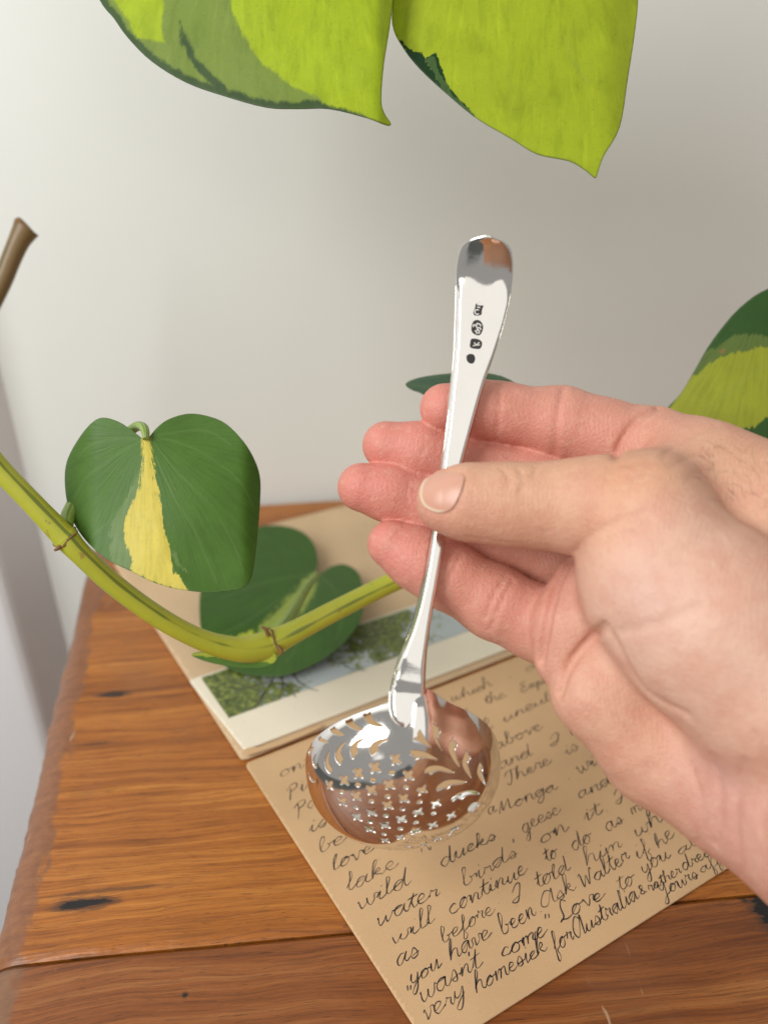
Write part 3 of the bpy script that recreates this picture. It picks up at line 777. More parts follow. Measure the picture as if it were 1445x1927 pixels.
_nr = np.cross(bowl_pt(_U+1e-3, _V)-_bp, bowl_pt(_U, _V+1e-3)-_bp); _nr *= np.sign((_nr*(_bp-(bc-8*b_z))).sum(-1))[..., None]
_fc = -(_nr*_bp).sum(-1)/(np.linalg.norm(_nr, axis=-1)*np.linalg.norm(_bp, axis=-1))
_ok = ((_U**2+_V**2) < 0.95) & (_fc > 0.06)
_BXf, _BYf, _Uf, _Vf, _Zf = _BX[_ok], _BY[_ok], _U[_ok], _V[_ok], -_bp[..., 2][_ok]
def px2uv(x, y):
    d = (_BXf-x)**2+(_BYf-y)**2; i = np.argpartition(d, 4)[:4]; w_ = 1/(d[i]+0.05); w_ /= w_.sum()
    return np.array([(_Uf[i]*w_).sum(), (_Vf[i]*w_).sum()]), (_Zf[i]*w_).sum()
zb = lambda X, Y: (560+X/3.6125, 1200+Y/3.6125)
HOLES = []
def add_px_hole(pts, closed=True, n=3):
    p = catmull([zb(*q) for q in pts], n, True)
    HOLES.append(np.array([px2uv(*q)[0] for q in p]))
# acanthus piercings: scalloped leaves traced one by one (zoom coordinates)
for pts in [
 [(445, 492), (460, 500), (468, 520), (490, 497), (500, 520), (520, 560), (582, 604), (545, 605), (490, 590), (458, 555), (442, 520)],
 [(318, 515), (328, 545), (350, 527), (372, 545), (385, 580), (446, 628), (400, 628), (350, 605), (320, 570)],
 [(208, 568), (222, 590), (240, 580), (255, 610), (318, 660), (270, 664), (225, 640), (207, 605)],
 [(122, 645), (135, 662), (150, 650), (162, 680), (212, 710), (170, 712), (135, 695), (121, 670)],
 [(78, 760), (92, 748), (110, 745), (100, 775), (84, 800), (76, 790)],
 [(622, 690), (560, 692), (510, 715), (488, 755), (490, 780), (505, 800), (530, 785), (548, 770), (550, 735), (575, 715)],
 [(464, 682), (420, 690), (380, 715), (358, 755), (362, 795), (380, 825), (395, 795), (412, 780), (405, 740), (425, 712)],
 [(330, 708), (290, 730), (262, 770), (255, 815), (275, 850), (295, 868), (300, 835), (308, 820), (292, 780), (305, 740)],
 [(220, 762), (195, 800), (184, 845), (195, 895), (225, 928), (232, 890), (215, 860), (208, 815)],
 [(128, 785), (108, 820), (105, 860), (122, 890), (135, 880), (118, 850), (118, 820)],
 [(832, 625), (845, 650), (870, 690), (905, 742), (865, 730), (825, 705), (782, 690), (812, 672), (815, 650)],
 [(932, 575), (940, 595), (965, 620), (970, 650), (955, 675), (965, 720), (985, 770), (945, 720), (918, 660), (918, 610)],
 [(1058, 675), (1065, 700), (1085, 730), (1070, 765), (1080, 810), (1100, 878), (1060, 835), (1030, 770), (1030, 725)],
 [(1155, 760), (1160, 790), (1178, 820), (1158, 850), (1165, 890), (1182, 958), (1140, 910), (1120, 860), (1128, 810)],
 [(1240, 850), (1262, 885), (1255, 920), (1265, 950), (1284, 1008), (1245, 970), (1220, 920), (1225, 880)],
 [(765, 770), (820, 768), (880, 785), (952, 828), (900, 825), (840, 815), (800, 830), (790, 805), (768, 795)],
 [(870, 890), (920, 870), (990, 878), (1070, 918), (1010, 915), (960, 905), (925, 918), (900, 935), (885, 915), (862, 920)],
 [(950, 1010), (1000, 975), (1060, 965), (1150, 980), (1095, 1000), (1045, 1005), (1020, 1030), (990, 1025), (945, 1045)],
 [(1048, 1090), (1085, 1060), (1140, 1042), (1200, 1040), (1242, 1065), (1190, 1070), (1140, 1080), (1115, 1105), (1085, 1095), (1050, 1118)],
 [(1160, 1150), (1185, 1125), (1215, 1120), (1235, 1140), (1200, 1170), (1185, 1190), (1158, 1180)],
 [(75, 900), (85, 940), (110, 970), (128, 978), (105, 985), (82, 960)]]:
    add_px_hole(pts)
def tangent_hole(X, Y, kind, s=1.0, rot=0.0):
    """a regular piercing of true size (mm) at a spot of the bowl"""
    uv, _ = px2uv(*zb(X, Y)); e = 1e-3
    p0 = bowl_pt(uv[0:1], uv[1:2])[0]; du = (bowl_pt(uv[0:1]+e, uv[1:2])[0]-p0)/e; dv = (bowl_pt(uv[0:1], uv[1:2]+e)[0]-p0)/e
    # orthonormal tangent axes
    t1 = b_x-b_z*0; nrm = np.cross(du, dv); nrm /= np.linalg.norm(nrm); t1 = t1-nrm*(t1@nrm); t1 /= np.linalg.norm(t1); t2 = np.cross(nrm, t1)
    J = np.array([[du@t1, dv@t1], [du@t2, dv@t2]]); Ji = np.linalg.inv(J)
    pts = []
    if kind == 'cross':
        for k in range(24):
            a = 2*math.pi*k/24; r = 0.95+0.42*math.cos(4*(a-math.pi/4))
            pts.append((r*s*math.cos(a+rot), r*s*math.sin(a+rot)))
    else:
        for k in range(12):
            a = 2*math.pi*k/12; pts.append((0.72*s*math.cos(a), 0.55*s*math.sin(a)))
    HOLES.append(np.array([uv+Ji@np.array(p) for p in pts]))
CROSS = [(665, 828), (525, 882), (412, 922), (752, 935), (315, 970), (622, 998), (848, 1036), (218, 1002), (502, 1036), (720, 1093), (398, 1076), (305, 1115), (612, 1140), (940, 1130), (502, 1186), (820, 1186), (402, 1220), (705, 1236), (1045, 1212), (593, 1276), (920, 1276), (490, 1303), (803, 1318), (1065, 1300), (695, 1358), (595, 1380), (950, 1370), (860, 1410)]
DOTS = [(640, 918), (512, 967), (410, 1000), (738, 1015), (303, 1047), (612, 1077), (830, 1116), (502, 1110), (712, 1163), (400, 1152), (600, 1210), (925, 1195), (492, 1252), (805, 1256), (698, 1300), (588, 1336), (1030, 1340), (755, 1420)]
for x, y in CROSS: tangent_hole(x, y, 'cross', 1.36 if y < 1350 else 1.2, 0.10)
for x, y in DOTS: tangent_hole(x, y, 'dot', 1.2)
def build_bowl():
    g = np.linspace(-1.01, 1.01, 440); U, V = np.meshgrid(g, g, indexing='ij')
    f = 0.995-np.sqrt(U*U+V*V)
    for H in HOLES:
        lo = H.min(0)-0.05; hi = H.max(0)+0.05
        i0, i1 = np.searchsorted(g, [lo[0], hi[0]]); j0, j1 = np.searchsorted(g, [lo[1], hi[1]])
        i0, j0 = max(i0, 0), max(j0, 0)
        if i1 <= i0 or j1 <= j0: continue
        sl = (slice(i0, i1), slice(j0, j1))
        f[sl] = np.minimum(f[sl], -poly_sdf(U[sl], V[sl], H))
    Q, fc = cut_sheet(g, g, f)
    P = cam2world(bowl_pt(Q[:, 0], Q[:, 1]))
    me = mesh_from('bowl', P, fc, True)
    o = link('bowl', me, M_SILVER, spoon); m = solidify(o, 0.0005, -1)
    return o
build_bowl()

# handle: stations down the picture  (cx, cy, half width px, depth mm, thickness mm)
ST = [(917, 446, 14, 200.2, 1.8), (916.5, 451, 32, 200.6, 2.1), (916, 461, 46, 201.6, 2.2), (915, 480, 52, 203.1, 2.1), (913.5, 505, 54, 204.9, 1.9), (911.5, 530, 53.5, 206.5, 1.7), (909, 552, 52, 207.6, 1.7), (906, 575, 50, 208.0, 1.7), (901, 610, 46, 208.1, 1.7),
      (892, 660, 39, 208.1, 1.8), (882, 705, 33, 208.0, 1.9), (872, 755, 28.5, 207.9, 2.0), (862, 810, 24, 207.7, 2.2), (851, 865, 20.5, 207.4, 2.4), (838, 935, 16.5, 206.6, 2.7), (824, 1010, 14.5, 205.2, 3.0),
      (811, 1085, 14.2, 203.6, 3.2), (800, 1140, 15.5, 202.7, 3.2), (790, 1185, 18.5, 202.2, 3.0), (780, 1225, 23.5, 201.9, 2.7), (772, 1262, 29, 201.8, 2.4), (767, 1295, 32.5, 201.8, 2.1)]
def handle():
    st = catmull(ST, 5)
    # carry the tongue down over the bowl
    tail = []
    for y, hw in ((1312, 32.5), (1328, 31.5), (1344, 28.5), (1355, 23.5), (1363, 16), (1367, 7)):
        cx = 765-(y-1300)*0.07; _, z = px2uv(cx, y); tail.append((cx, y, hw, z-0.55, 1.6 if y < 1360 else 1.0))
    # join the depth gradually
    d0 = st[-1][3]; tail = np.array(tail); print('tongue depth', tail[:, 3])
    st = np.concatenate([st, tail]); 
    dd = st[:, 3].copy()
    k0 = np.argmin(abs(st[:, 1]-1225))
    for i in range(k0, len(st)):
        if st[i, 1] < 1312:
            s = (st[i, 1]-st[k0, 1])/(1312-st[k0, 1]); dd[i] = (1-s)**1*st[k0, 3]+s*tail[0, 3]
    dd[k0-2:] = np.convolve(np.pad(dd[k0-2:], 2, 'edge'), np.ones(5)/5, 'valid')
    st[:, 3] = dd
    n = 72; V = []; N = len(st)
    up2 = np.gradient(st[:, :2], axis=0)
    for i in range(N):
        cx, cy, hw, d, th = st[i]
        hwmm = hw*d/F
        tx, ty = up2[i]/np.linalg.norm(up2[i])
        ax = np.array([math.cos(math.atan2(tx, ty)), math.sin(math.atan2(tx, ty)), 0])   # across the handle (camera x,y)
        c = camspace(cx, cy, d)
        curl = sstep(np.array(570-cy), 0, 60)
        ex = 0.55
        for k in range(n):
            a = 2*math.pi*k/n; ca, sa = math.cos(a), math.sin(a)
            x = hwmm*math.copysign(abs(ca)**ex, ca); z = 0.5*th*math.copysign(abs(sa)**0.75, sa)
            q = x/hwmm if hwmm > 0 else 0
            if sa > 0:
                z += 0.10*(1-q*q)*th                               # slightly domed back
            if sa > 0:                                              # bevelled sides, the left one wider
                drop = max(0, abs(x)-(hwmm-(1.15 if x < 0 else 0.5)))*0.95
                z = max(z-drop*(1-curl), -0.42*th)
            z -= curl*0.26*abs(x)   # ridged mid line of the turned end
            V.append(c+ax*x+np.array([0, 0, z]))
    Fc = [(i*n+k, (i+1)*n+k, (i+1)*n+(k+1) % n, i*n+(k+1) % n) for i in range(N-1) for k in range(n)]
    Fc.append(tuple(range(n))); Fc.append(tuple((N-1)*n+k for k in range(n-1, -1, -1)))
    me = mesh_from('handle', cam2world(np.array(V)), Fc, True, 70)
    bmx = bmesh.new(); bmx.from_mesh(me); bmesh.ops.recalc_face_normals(bmx, faces=bmx.faces); bmx.to_mesh(me); bmx.free()
    link('handle', me, M_SILVER, spoon)
    return st
HST = handle()
def hdepth(y):
    i = np.searchsorted(HST[:, 1], y); d = HST[i, 3]; th = HST[i, 4]; return d-0.5*th-0.10*th-0.03
zh = lambda X, Y: (820+X/6.4222, 420+Y/6.4222)
def mark(name, pts, lift, m, res=1.0, sm=4, parent=spoon):
    p = catmull([zh(*q) for q in pts], sm, True) if sm else np.array([zh(*q) for q in pts])
    xs = np.arange(p[:, 0].min()-2, p[:, 0].max()+2, res*0.5); ys = np.arange(p[:, 1].min()-2, p[:, 1].max()+2, res*0.5)
    X, Y = np.meshgrid(xs, ys, indexing='ij'); Q, fc = cut_sheet(xs, ys, poly_sdf(X, Y, p))
    yc = p[:, 1].mean(); dep = hdepth(yc)-lift
    me = mesh_from(name, unproj(Q[:, 0], Q[:, 1], np.full(len(Q), dep)), fc, True)
    o = link(name, me, m, parent); return o
def strokes_mark(name, lines, wpx, lift, parent):
    V = []; Fc = []
    for pts in lines:
        W = catmull([zh(*q) for q in pts], 5); T = np.gradient(W, axis=0); T /= np.linalg.norm(T, axis=1)[:, None]+1e-9; Nn = np.c_[-T[:, 1], T[:, 0]]
        b0 = len(V)
        for k in range(len(W)): V.append(W[k]+Nn[k]*wpx); V.append(W[k]-Nn[k]*wpx)
        for k in range(len(W)-1): Fc.append((b0+2*k, b0+2*k+1, b0+2*k+3, b0+2*k+2))
    V = np.array(V); dep = hdepth(V[:, 1].mean())-lift
    me = mesh_from(name, unproj(V[:, 0], V[:, 1], np.full(len(V), dep)), Fc, False)
    return link(name, me, M_SILVER, parent)
h1 = mark('hallmark', [(492, 935), (575, 935), (588, 965), (575, 1000), (556, 1055), (545, 1108), (470, 1112), (452, 1080), (470, 1030), (482, 970)], 0.0, M_DARKMARK)
strokes_mark('maker_initials', [[(520, 1050), (488, 1045), (468, 1070), (485, 1098), (520, 1098)], [(500, 955), (555, 958)], [(498, 985), (545, 990)], [(522, 955), (515, 992)], [(495, 1015), (535, 1018)]], 1.0, 0.06, h1)
h2 = mark('hallmark', [(500, 1168), (545, 1190), (570, 1245), (560, 1310), (525, 1355), (470, 1345), (432, 1305), (432, 1235), (455, 1185)], 0.0, M_DARKMARK)
strokes_mark('lion_emblem', [[(500, 1205), (488, 1240), (500, 1275), (488, 1310), (470, 1295)], [(500, 1275), (525, 1310), (510, 1335)], [(488, 1240), (455, 1228), (452, 1255)], [(500, 1212), (530, 1222), (545, 1245)], [(495, 1262), (535, 1268), (542, 1290)], [(492, 1300), (492, 1338)]], 1.1, 0.06, h2)
h3 = mark('hallmark', [(430, 1398), (500, 1398), (552, 1430), (556, 1475), (530, 1518), (450, 1515), (412, 1495), (415, 1440)], 0.0, M_DARKMARK)
strokes_mark('date_letter', [[(445, 1480), (530, 1470)], [(485, 1475), (462, 1440)], [(485, 1475), (525, 1440)]], 0.9, 0.06, h3)
mark('hallmark', [(420, 1578), (460, 1592), (475, 1640), (455, 1690), (410, 1695), (375, 1660), (370, 1610), (388, 1588)], 0.0, M_DARKMARK)

# ------------------------------------------------------------------ plants
def m_leaf(name, green, lime, mid=None, gloss=0.38, tr=0.30, soft=0.05):
    t = NT(name); o = t.obj()
    v = t.attr('variegation'); v2 = t.attr('halo'); vein = t.attr('vein'); vu = t.attr('radial', 'Vector')
    st1 = t.noise(vu, 1.0, 4, 0.6); st2 = t.noise(t.mapping(vu, (3.1, 1.6, 1)), 1.0, 3, 0.65); jag = t.noise(t.mapping(vu, (0.9, 0.5, 1)), 1.0, 5, 0.75)
    j = t.noise(t.mapping(o, (320, 320, 320)), 1, 5, 0.75); j2 = t.noise(o, 110, 3, 0.6)
    jj = t.math('ADD', t.math('MULTIPLY', t.math('SUBTRACT', j, 0.5), 0.9), t.math('ADD', t.math('MULTIPLY', t.math('SUBTRACT', j2, 0.5), 0.9), t.math('MULTIPLY', t.math('SUBTRACT', jag, 0.5), 2.2)))
    mott = t.noise(o, 60, 4, 0.6); cell = t.noise(o, 900, 3, 0.6)
    g = t.mix(mott, tuple(x*0.72 for x in green), tuple(x*1.3 for x in green))
    l = t.mix(t.noise(o, 75, 5, 0.65), tuple(x*0.78 for x in lime), tuple(min(1, x*1.15) for x in lime))
    md = mid or tuple(0.55*a+0.38*b for a, b in zip(green, lime))
    c = t.mix(t.step(t.math('ADD', v2, jj), -soft, soft), g, md)
    c = t.mix(t.step(t.math('ADD', v, jj), -soft, soft), c, l)
    c = t.mix(t.step(st1, 0.46, 0.66, 0, 0.30), c, t.mix(1.0, c, (0.55, 0.62, 0.45), 'MULTIPLY'))
    c = t.mix(t.step(st2, 0.54, 0.70, 0, 0.28), c, t.mix(1.0, c, (1.45, 1.35, 1.5), 'MULTIPLY'))
    c = t.mix(t.math('MULTIPLY', vein, 0.10), c, (0.30, 0.42, 0.16))
    c = t.mix(t.step(cell, 0.55, 0.8, 0, 0.2), c, tuple(x*0.7 for x in green))
    brown = t.math('MULTIPLY', t.step(t.noise(o, 210, 2), 0.73, 0.76), t.step(j2, 0.50, 0.58))
    c = t.mix(t.math('MULTIPLY', brown, 0.7), c, (0.30, 0.16, 0.06))
    c = t.mix(t.math('MULTIPLY', t.attr('rim'), 0.7), c, (0.10, 0.16, 0.06))
    t.bump(t.math('ADD', t.math('MULTIPLY', vein, -0.15), t.math('ADD', t.math('ADD', t.math('MULTIPLY', cell, 0.25), t.math('MULTIPLY', st1, 0.7)), t.math('MULTIPLY', mott, 1.6))), 0.30, 0.0006)
    t.set(Base_Color=c, Roughness=t.step(mott, 0.2, 0.8, gloss, gloss+0.15), Specular_IOR_Level=0.4)
    t.translucent(c, tr); return t.m
def leaf(parent, outline, depth, m, res=2.0, vari=None, halo=None, veins=(), vw=2.5, smooth=4, thick=0.00035, rim=3.0, base=None):
    p = catmull(outline, smooth, True)
    xs = np.arange(p[:, 0].min()-2*res, p[:, 0].max()+3*res, res*1.5); ys = np.arange(p[:, 1].min()-2*res, p[:, 1].max()+3*res, res*1.5)
    X, Y = np.meshgrid(xs, ys, indexing='ij'); f = poly_sdf(X, Y, p)
    Q, fc = cut_sheet(xs, ys, f)
    x, y = Q[:, 0], Q[:, 1]
    me = mesh_from('leaf', unproj(x, y, depth(x, y)), fc, True)
    S = 60.0
    fattr(me, 'variegation', np.clip(vari(x, y)/S, -2, 2) if vari else np.full(len(x), -2.0))
    fattr(me, 'halo', np.clip(halo(x, y)/S, -2, 2) if halo else np.full(len(x), -2.0))
    vv = np.zeros(len(x))
    for v in veins:
        vv = np.maximum(vv, np.exp(-(line_dist(x, y, catmull(v, 6))/vw)**2))
    fattr(me, 'vein', vv)
    bx, by = base if base else outline[0]
    an = np.arctan2(y-by, x-bx); rr = np.hypot(x-bx, y-by)
    # veins bow outwards: angle measured from the leaf base, bent with distance
    cattr(me, 'radial', np.c_[np.cos(an)*22+0.006*rr*np.sign(np.cos(an)), np.sin(an)*22, rr*0.012])
    fattr(me, 'rim', np.clip(1-poly_sdf(x, y, p)/rim, 0, 1)*0.7)
    o = link('leaf', me, m, parent); solidify(o, thick, 0); return o
def stem_mat(name, a, b, c):
    t = NT(name); o = t.obj(); u = t.attr('around'); s = t.attr('along')
    n = t.noise(t.mapping(o, (120, 120, 120)), 1, 4)
    f = t.noise(t.mapping(s, (1, 1, 1)), 1, 2)
    gate = t.noise(t.mapping(o, (38, 38, 38)), 1, 2); band = t.math('ADD', t.math('MULTIPLY', t.math('SUBTRACT', gate, 0.5), 1.6), t.math('SINE', t.math('ADD', t.math('MULTIPLY', u, 12.57), 0.4)))
    cc = t.mix(t.step(band, 0.75, 1.05, 0, 0.65), t.mix(n, a, b), c)
    cc = t.mix(t.step(t.noise(o, 260, 3), 0.66, 0.72, 0, 0.6), cc, (0.30, 0.17, 0.05))
    t.bump(t.noise(t.mapping(o, (300, 300, 300)), 1, 3), 0.15, 0.0005)
    return t.set(Base_Color=cc, Roughness=0.42, Subsurface_Weight=0.1, Subsurface_Scale=0.001)
M_STEM = stem_mat('vine_stem', (0.36, 0.42, 0.04), (0.50, 0.47, 0.035), (0.035, 0.085, 0.02))
M_PETIOLE = stem_mat('petiole_green', (0.20, 0.30, 0.06), (0.30, 0.40, 0.08), (0.05, 0.12, 0.025))
M_BROWNSTEM = stem_mat('cut_stem_brown', (0.22, 0.12, 0.05), (0.16, 0.12, 0.04), (0.06, 0.07, 0.02))
M_NODE = m_plain('node_brown', (0.20, 0.10, 0.035), 0.7)
def stem(parent, pts, m, name='stem', n=18, sub=8):
    """pts: (px, py, depth, radius mm)"""
    p = catmull(pts, sub)
    V, Fc, A, S = tube(unproj(p[:, 0], p[:, 1], p[:, 2]), p[:, 3]*0.001, n)
    me = mesh_from(name, V, Fc, True, 60); fattr(me, 'around', np.abs(2*np.array(A)-1)); fattr(me, 'along', S)
    return link(name, me, m, parent)

vine = empty('philodendron_vine', tuple(float(v) for v in unproj(510, 1212, 300)), 'trailing variegated philodendron vine hanging over the kraft photograph folder', 'plant')
stem(vine, [(-160, 690, 222, 3.44), (-60, 810, 226, 3.36), (0, 882, 230, 3.28), (60, 945, 234, 3.28), (112, 1000, 238, 3.69), (124, 1012, 239, 3.94), (150, 1040, 241, 3.44), (215, 1100, 248, 3.44), (300, 1162, 257, 3.53), (380, 1204, 266, 3.69), (450, 1222, 274, 4.50), (500, 1216, 280, 5.40), (516, 1208, 281, 5.04), (560, 1186, 283, 4.14), (640, 1144, 286, 3.87), (740, 1095, 290, 3.78), (860, 1042, 293, 3.69), (1000, 990, 295, 3.69), (1150, 940, 297, 3.60), (1330, 900, 300, 3.42)], M_STEM, sub=10)
def node_ring(c, axis_px, r, tube_r, parent):
    C = unproj(*c); d = unproj(c[0]+axis_px[0], c[1]+axis_px[1], c[2]+axis_px[2])-C; d /= np.linalg.norm(d)
    u = np.cross(d, [0, 0, 1.0]); u /= np.linalg.norm(u); v = np.cross(d, u)
    pts = []
    for k in range(33):
        a = 2*math.pi*k/32; rr = r*(1+0.05*math.sin(5*a)+0.04*math.sin(11*a+1))*0.001
        pts.append(C+rr*(math.cos(a)*u+math.sin(a)*v)+d*0.0005*math.sin(3*a))
    V, Fc, A, S = tube(pts, tube_r*0.001*(1+0.3*np.sin(np.arange(33)*1.9)), 8, False)
    link('node_ring', mesh_from('node_ring', V, Fc, True), M_NODE, parent)
node_ring((124, 1012, 239), (30, 30, 4), 3.9, 0.32, vine)
node_ring((518, 1207, 281), (40, -20, 2), 5.0, 0.36, vine)
# petiole of the heart-shaped leaf, seen behind it
stem(vine, [(124, 990, 241, 2.3), (132, 962, 246, 2.2), (165, 900, 254, 1.9), (215, 840, 256, 1.7), (252, 806, 252, 1.6), (268, 803, 246, 1.5), (274, 812, 241.5, 1.3), (275, 826, 240.2, 1.0)], M_PETIOLE, 'petiole')
ez = lambda X, Y: (X/2.779, 750+Y/2.779)
E_OUT = [ez(*p) for p in [(752, 212), (690, 165), (620, 120), (540, 100), (480, 130), (415, 210), (360, 310), (342, 400), (350, 520), (380, 630), (450, 740), (560, 840), (690, 905), (800, 960), (920, 995), (1050, 1012), (1110, 1013), (1200, 1005), (1270, 990), (1312, 940), (1330, 850), (1345, 720), (1358, 560), (1360, 420), (1330, 320), (1270, 220), (1180, 130), (1080, 90), (980, 80), (880, 110), (820, 155), (772, 212)]]
E_MID = [ez(*p) for p in [(762, 205), (775, 400), (810, 620), (860, 820), (1000, 1010)]]
def e_depth(x, y):
    mx = np.interp(y, [q[1] for q in E_MID], [q[0] for q in E_MID]); dx = x-mx
    d = 240+0.020*np.abs(dx)+0.00007*dx**2*np.sign(dx)*0.5+0.014*(960-y)
    d += 5.0*sstep(x, 440, 500)**2+3.0*sstep(-x, -190, -120)+1.2*np.sin(y/55)*np.sin(dx/60)
    return d+4.0*np.exp(-((x-275)**2+(y-815)**2)/900)*0
yel = [ez(*p) for p in [(742, 195), (745, 330), (728, 470), (690, 560), (655, 650), (655, 780), (690, 830), (695, 905), (800, 962), (990, 1015), (910, 900), (872, 740), (840, 560), (800, 330), (790, 200)]]
pale = [ez(*p) for p in [(745, 330), (690, 460), (590, 640), (565, 770), (600, 860), (690, 910), (760, 800), (760, 500)]]
pale2 = [ez(*p) for p in [(868, 740), (985, 912), (930, 880), (880, 800)]]
# lighter, finer jitter close to the drawn edges
vE = lambda x, y: np.clip(poly_sdf(x, y, yel)*3.2, -120, 120)
hE = lambda x, y: np.clip(np.maximum(poly_sdf(x, y, pale), poly_sdf(x, y, pale2))*3.2, -120, 120)
E_VEINS = [[ez(*q) for q in v] for v in [[(735, 212), (620, 205), (500, 230), (410, 300)], [(735, 225), (600, 300), (470, 400), (390, 520)], [(760, 300), (680, 500), (560, 650), (470, 730)], [(790, 215), (900, 220), (1080, 300), (1240, 420), (1320, 560)], [(800, 225), (920, 380), (1100, 560), (1220, 760), (1270, 900)], [(810, 300), (900, 500), (1020, 700), (1130, 960)], [(785, 205), (900, 180), (1080, 170), (1200, 240)]]]
M_LEAF_E = m_leaf('heart_leaf', (0.068, 0.165, 0.015), (0.68, 0.57, 0.08), (0.14, 0.23, 0.06), 0.42, 0.18)
leaf(vine, E_OUT, e_depth, M_LEAF_E, 1.6, vE, hE, E_VEINS, 2.2, base=ez(765, 190))
# the leaf lying low behind
fz = lambda X, Y: (340+X/2.258, 940+Y/2.258)
F_OUT = [fz(*p) for p in [(578, 312), (582, 250), (560, 180), (500, 130), (400, 110), (300, 130), (180, 230), (95, 350), (80, 480), (98, 590), (150, 680), (250, 735), (400, 752), (520, 722), (640, 655), (720, 580), (768, 500), (776, 400), (756, 315), (700, 277), (640, 286), (590, 318)]]
FA, FB = fz(580, 310), fz(330, 600)
def f_depth(x, y):
    gd = 0.230*1000/(math.sin(PITCH)+0*x+(y-963.5)/F*math.cos(PITCH))      # depth of the table under each spot
    ax, ay = FB[0]-FA[0], FB[1]-FA[1]; L = math.hypot(ax, ay); off = ((x-FA[0])*ay-(y-FA[1])*ax)/L
    lift = 20+0.07*np.abs(off)+18*sstep(y, 1180, 1290)*0-14*sstep(y, 1150, 1270)
    return gd-np.maximum(lift, 5)/1.0
f_str = [fz(*p) for p in [(585, 295), (545, 325), (450, 420), (360, 520), (290, 600), (430, 590), (520, 470), (570, 390)]]
f_lime = [fz(*p) for p in [(100, 575), (200, 590), (300, 560), (380, 620), (300, 700), (120, 690)]]
vF = lambda x, y: np.clip(poly_sdf(x, y, f_lime)*3, -120, 120)
hF = lambda x, y: np.clip(poly_sdf(x, y, f_str)*3, -120, 120)
M_LEAF_F = m_leaf('low_leaf', (0.045, 0.120, 0.014), (0.42, 0.48, 0.05), (0.30, 0.38, 0.07), 0.40, 0.15)
leaf(vine, F_OUT, f_depth, M_LEAF_F, 1.8, vF, hF, [[fz(*q) for q in v] for v in [[(575, 315), (480, 330), (330, 360), (180, 420)], [(570, 320), (430, 420), (280, 520), (140, 590)], [(585, 320), (650, 380), (690, 480), (660, 600)], [(580, 330), (560, 450), (520, 580), (450, 690)]]], 2.0)
stem(vine, [(508, 1206, 281, 2.6), (540, 1170, 292, 2.2), (575, 1110, 312, 1.8), (596, 1082, 324, 1.2)], M_PETIOLE, 'petiole')
# yellow-green sheath at the node
def sheath():
    out = [fz(*p) for p in [(48, 655), (120, 645), (220, 655), (320, 660), (400, 650), (402, 690), (340, 715), (240, 712), (140, 695), (75, 675)]]
    return leaf(vine, out, lambda x, y: 277-0.045*(510-x)*0.2+0.02*(y-1240), M_SHEATH, 1.6, lambda x, y: np.where(y < 1238+0.10*(x-420), 60.0, -60.0)*1.0, None, (), 2, 4, 0.0008)
M_SHEATH = m_leaf('sheath', (0.10, 0.22, 0.03), (0.45, 0.52, 0.05), None, 0.35, 0.2)
o = sheath(); o.name = 'sheath'
# leaf beyond the wrist on the right
C_OUT = [(1445, 543), (1390, 580), (1340, 640), (1310, 690), (1280, 740), (1250, 775), (1225, 830), (1240, 890), (1330, 930), (1450, 900), (1560, 820), (1610, 690), (1580, 580), (1510, 535)]
lime_c = [(1190, 900), (1262, 765), (1300, 712), (1345, 675), (1390, 662), (1445, 652), (1600, 640), (1600, 700), (1470, 765), (1420, 802), (1390, 815), (1300, 880)]
mid_c = [(1300, 700), (1330, 665), (1375, 630), (1420, 628), (1470, 640), (1640, 600), (1600, 720), (1400, 760)]
M_LEAF_C = m_leaf('side_leaf', (0.028, 0.095, 0.012), (0.36, 0.40, 0.022), (0.12, 0.19, 0.035), 0.40, 0.2)
leaf(vine, C_OUT, lambda x, y: 285+0.02*(1500-x)+0.00012*(x-1400)**2, M_LEAF_C, 2.4, lambda x, y: np.clip(poly_sdf(x, y, lime_c)*4, -120, 120), lambda x, y: np.clip(poly_sdf(x, y, mid_c)*4, -120, 120), [[(1250, 860), (1320, 780), (1420, 700), (1550, 620)]], 3)
stem(vine, [(1322, 902, 300, 2.6), (1300, 890, 298, 2.4), (1270, 885, 294, 2.2), (1250, 880, 290, 1.8)], M_PETIOLE, 'petiole')
# leaf tip behind the index finger
D_OUT = [(763, 722), (790, 710), (840, 703), (900, 700), (960, 715), (1000, 760), (990, 830), (940, 850), (870, 800), (800, 745), (775, 734)]
M_LEAF_D = m_leaf('back_leaf', (0.05, 0.11, 0.055), (0.3, 0.35, 0.1), None, 0.42, 0.2)
leaf(vine, D_OUT, lambda x, y: 290-0.06*(x-800)+0.05*(y-760), M_LEAF_D, 2.4, None, None, [[(763, 722), (860, 740), (980, 790)]], 3)
stem(vine, [(985, 995, 295, 2.4), (975, 930, 288, 2.2), (960, 850, 282, 1.8), (950, 815, 281.5, 1.4)], M_PETIOLE, 'petiole')

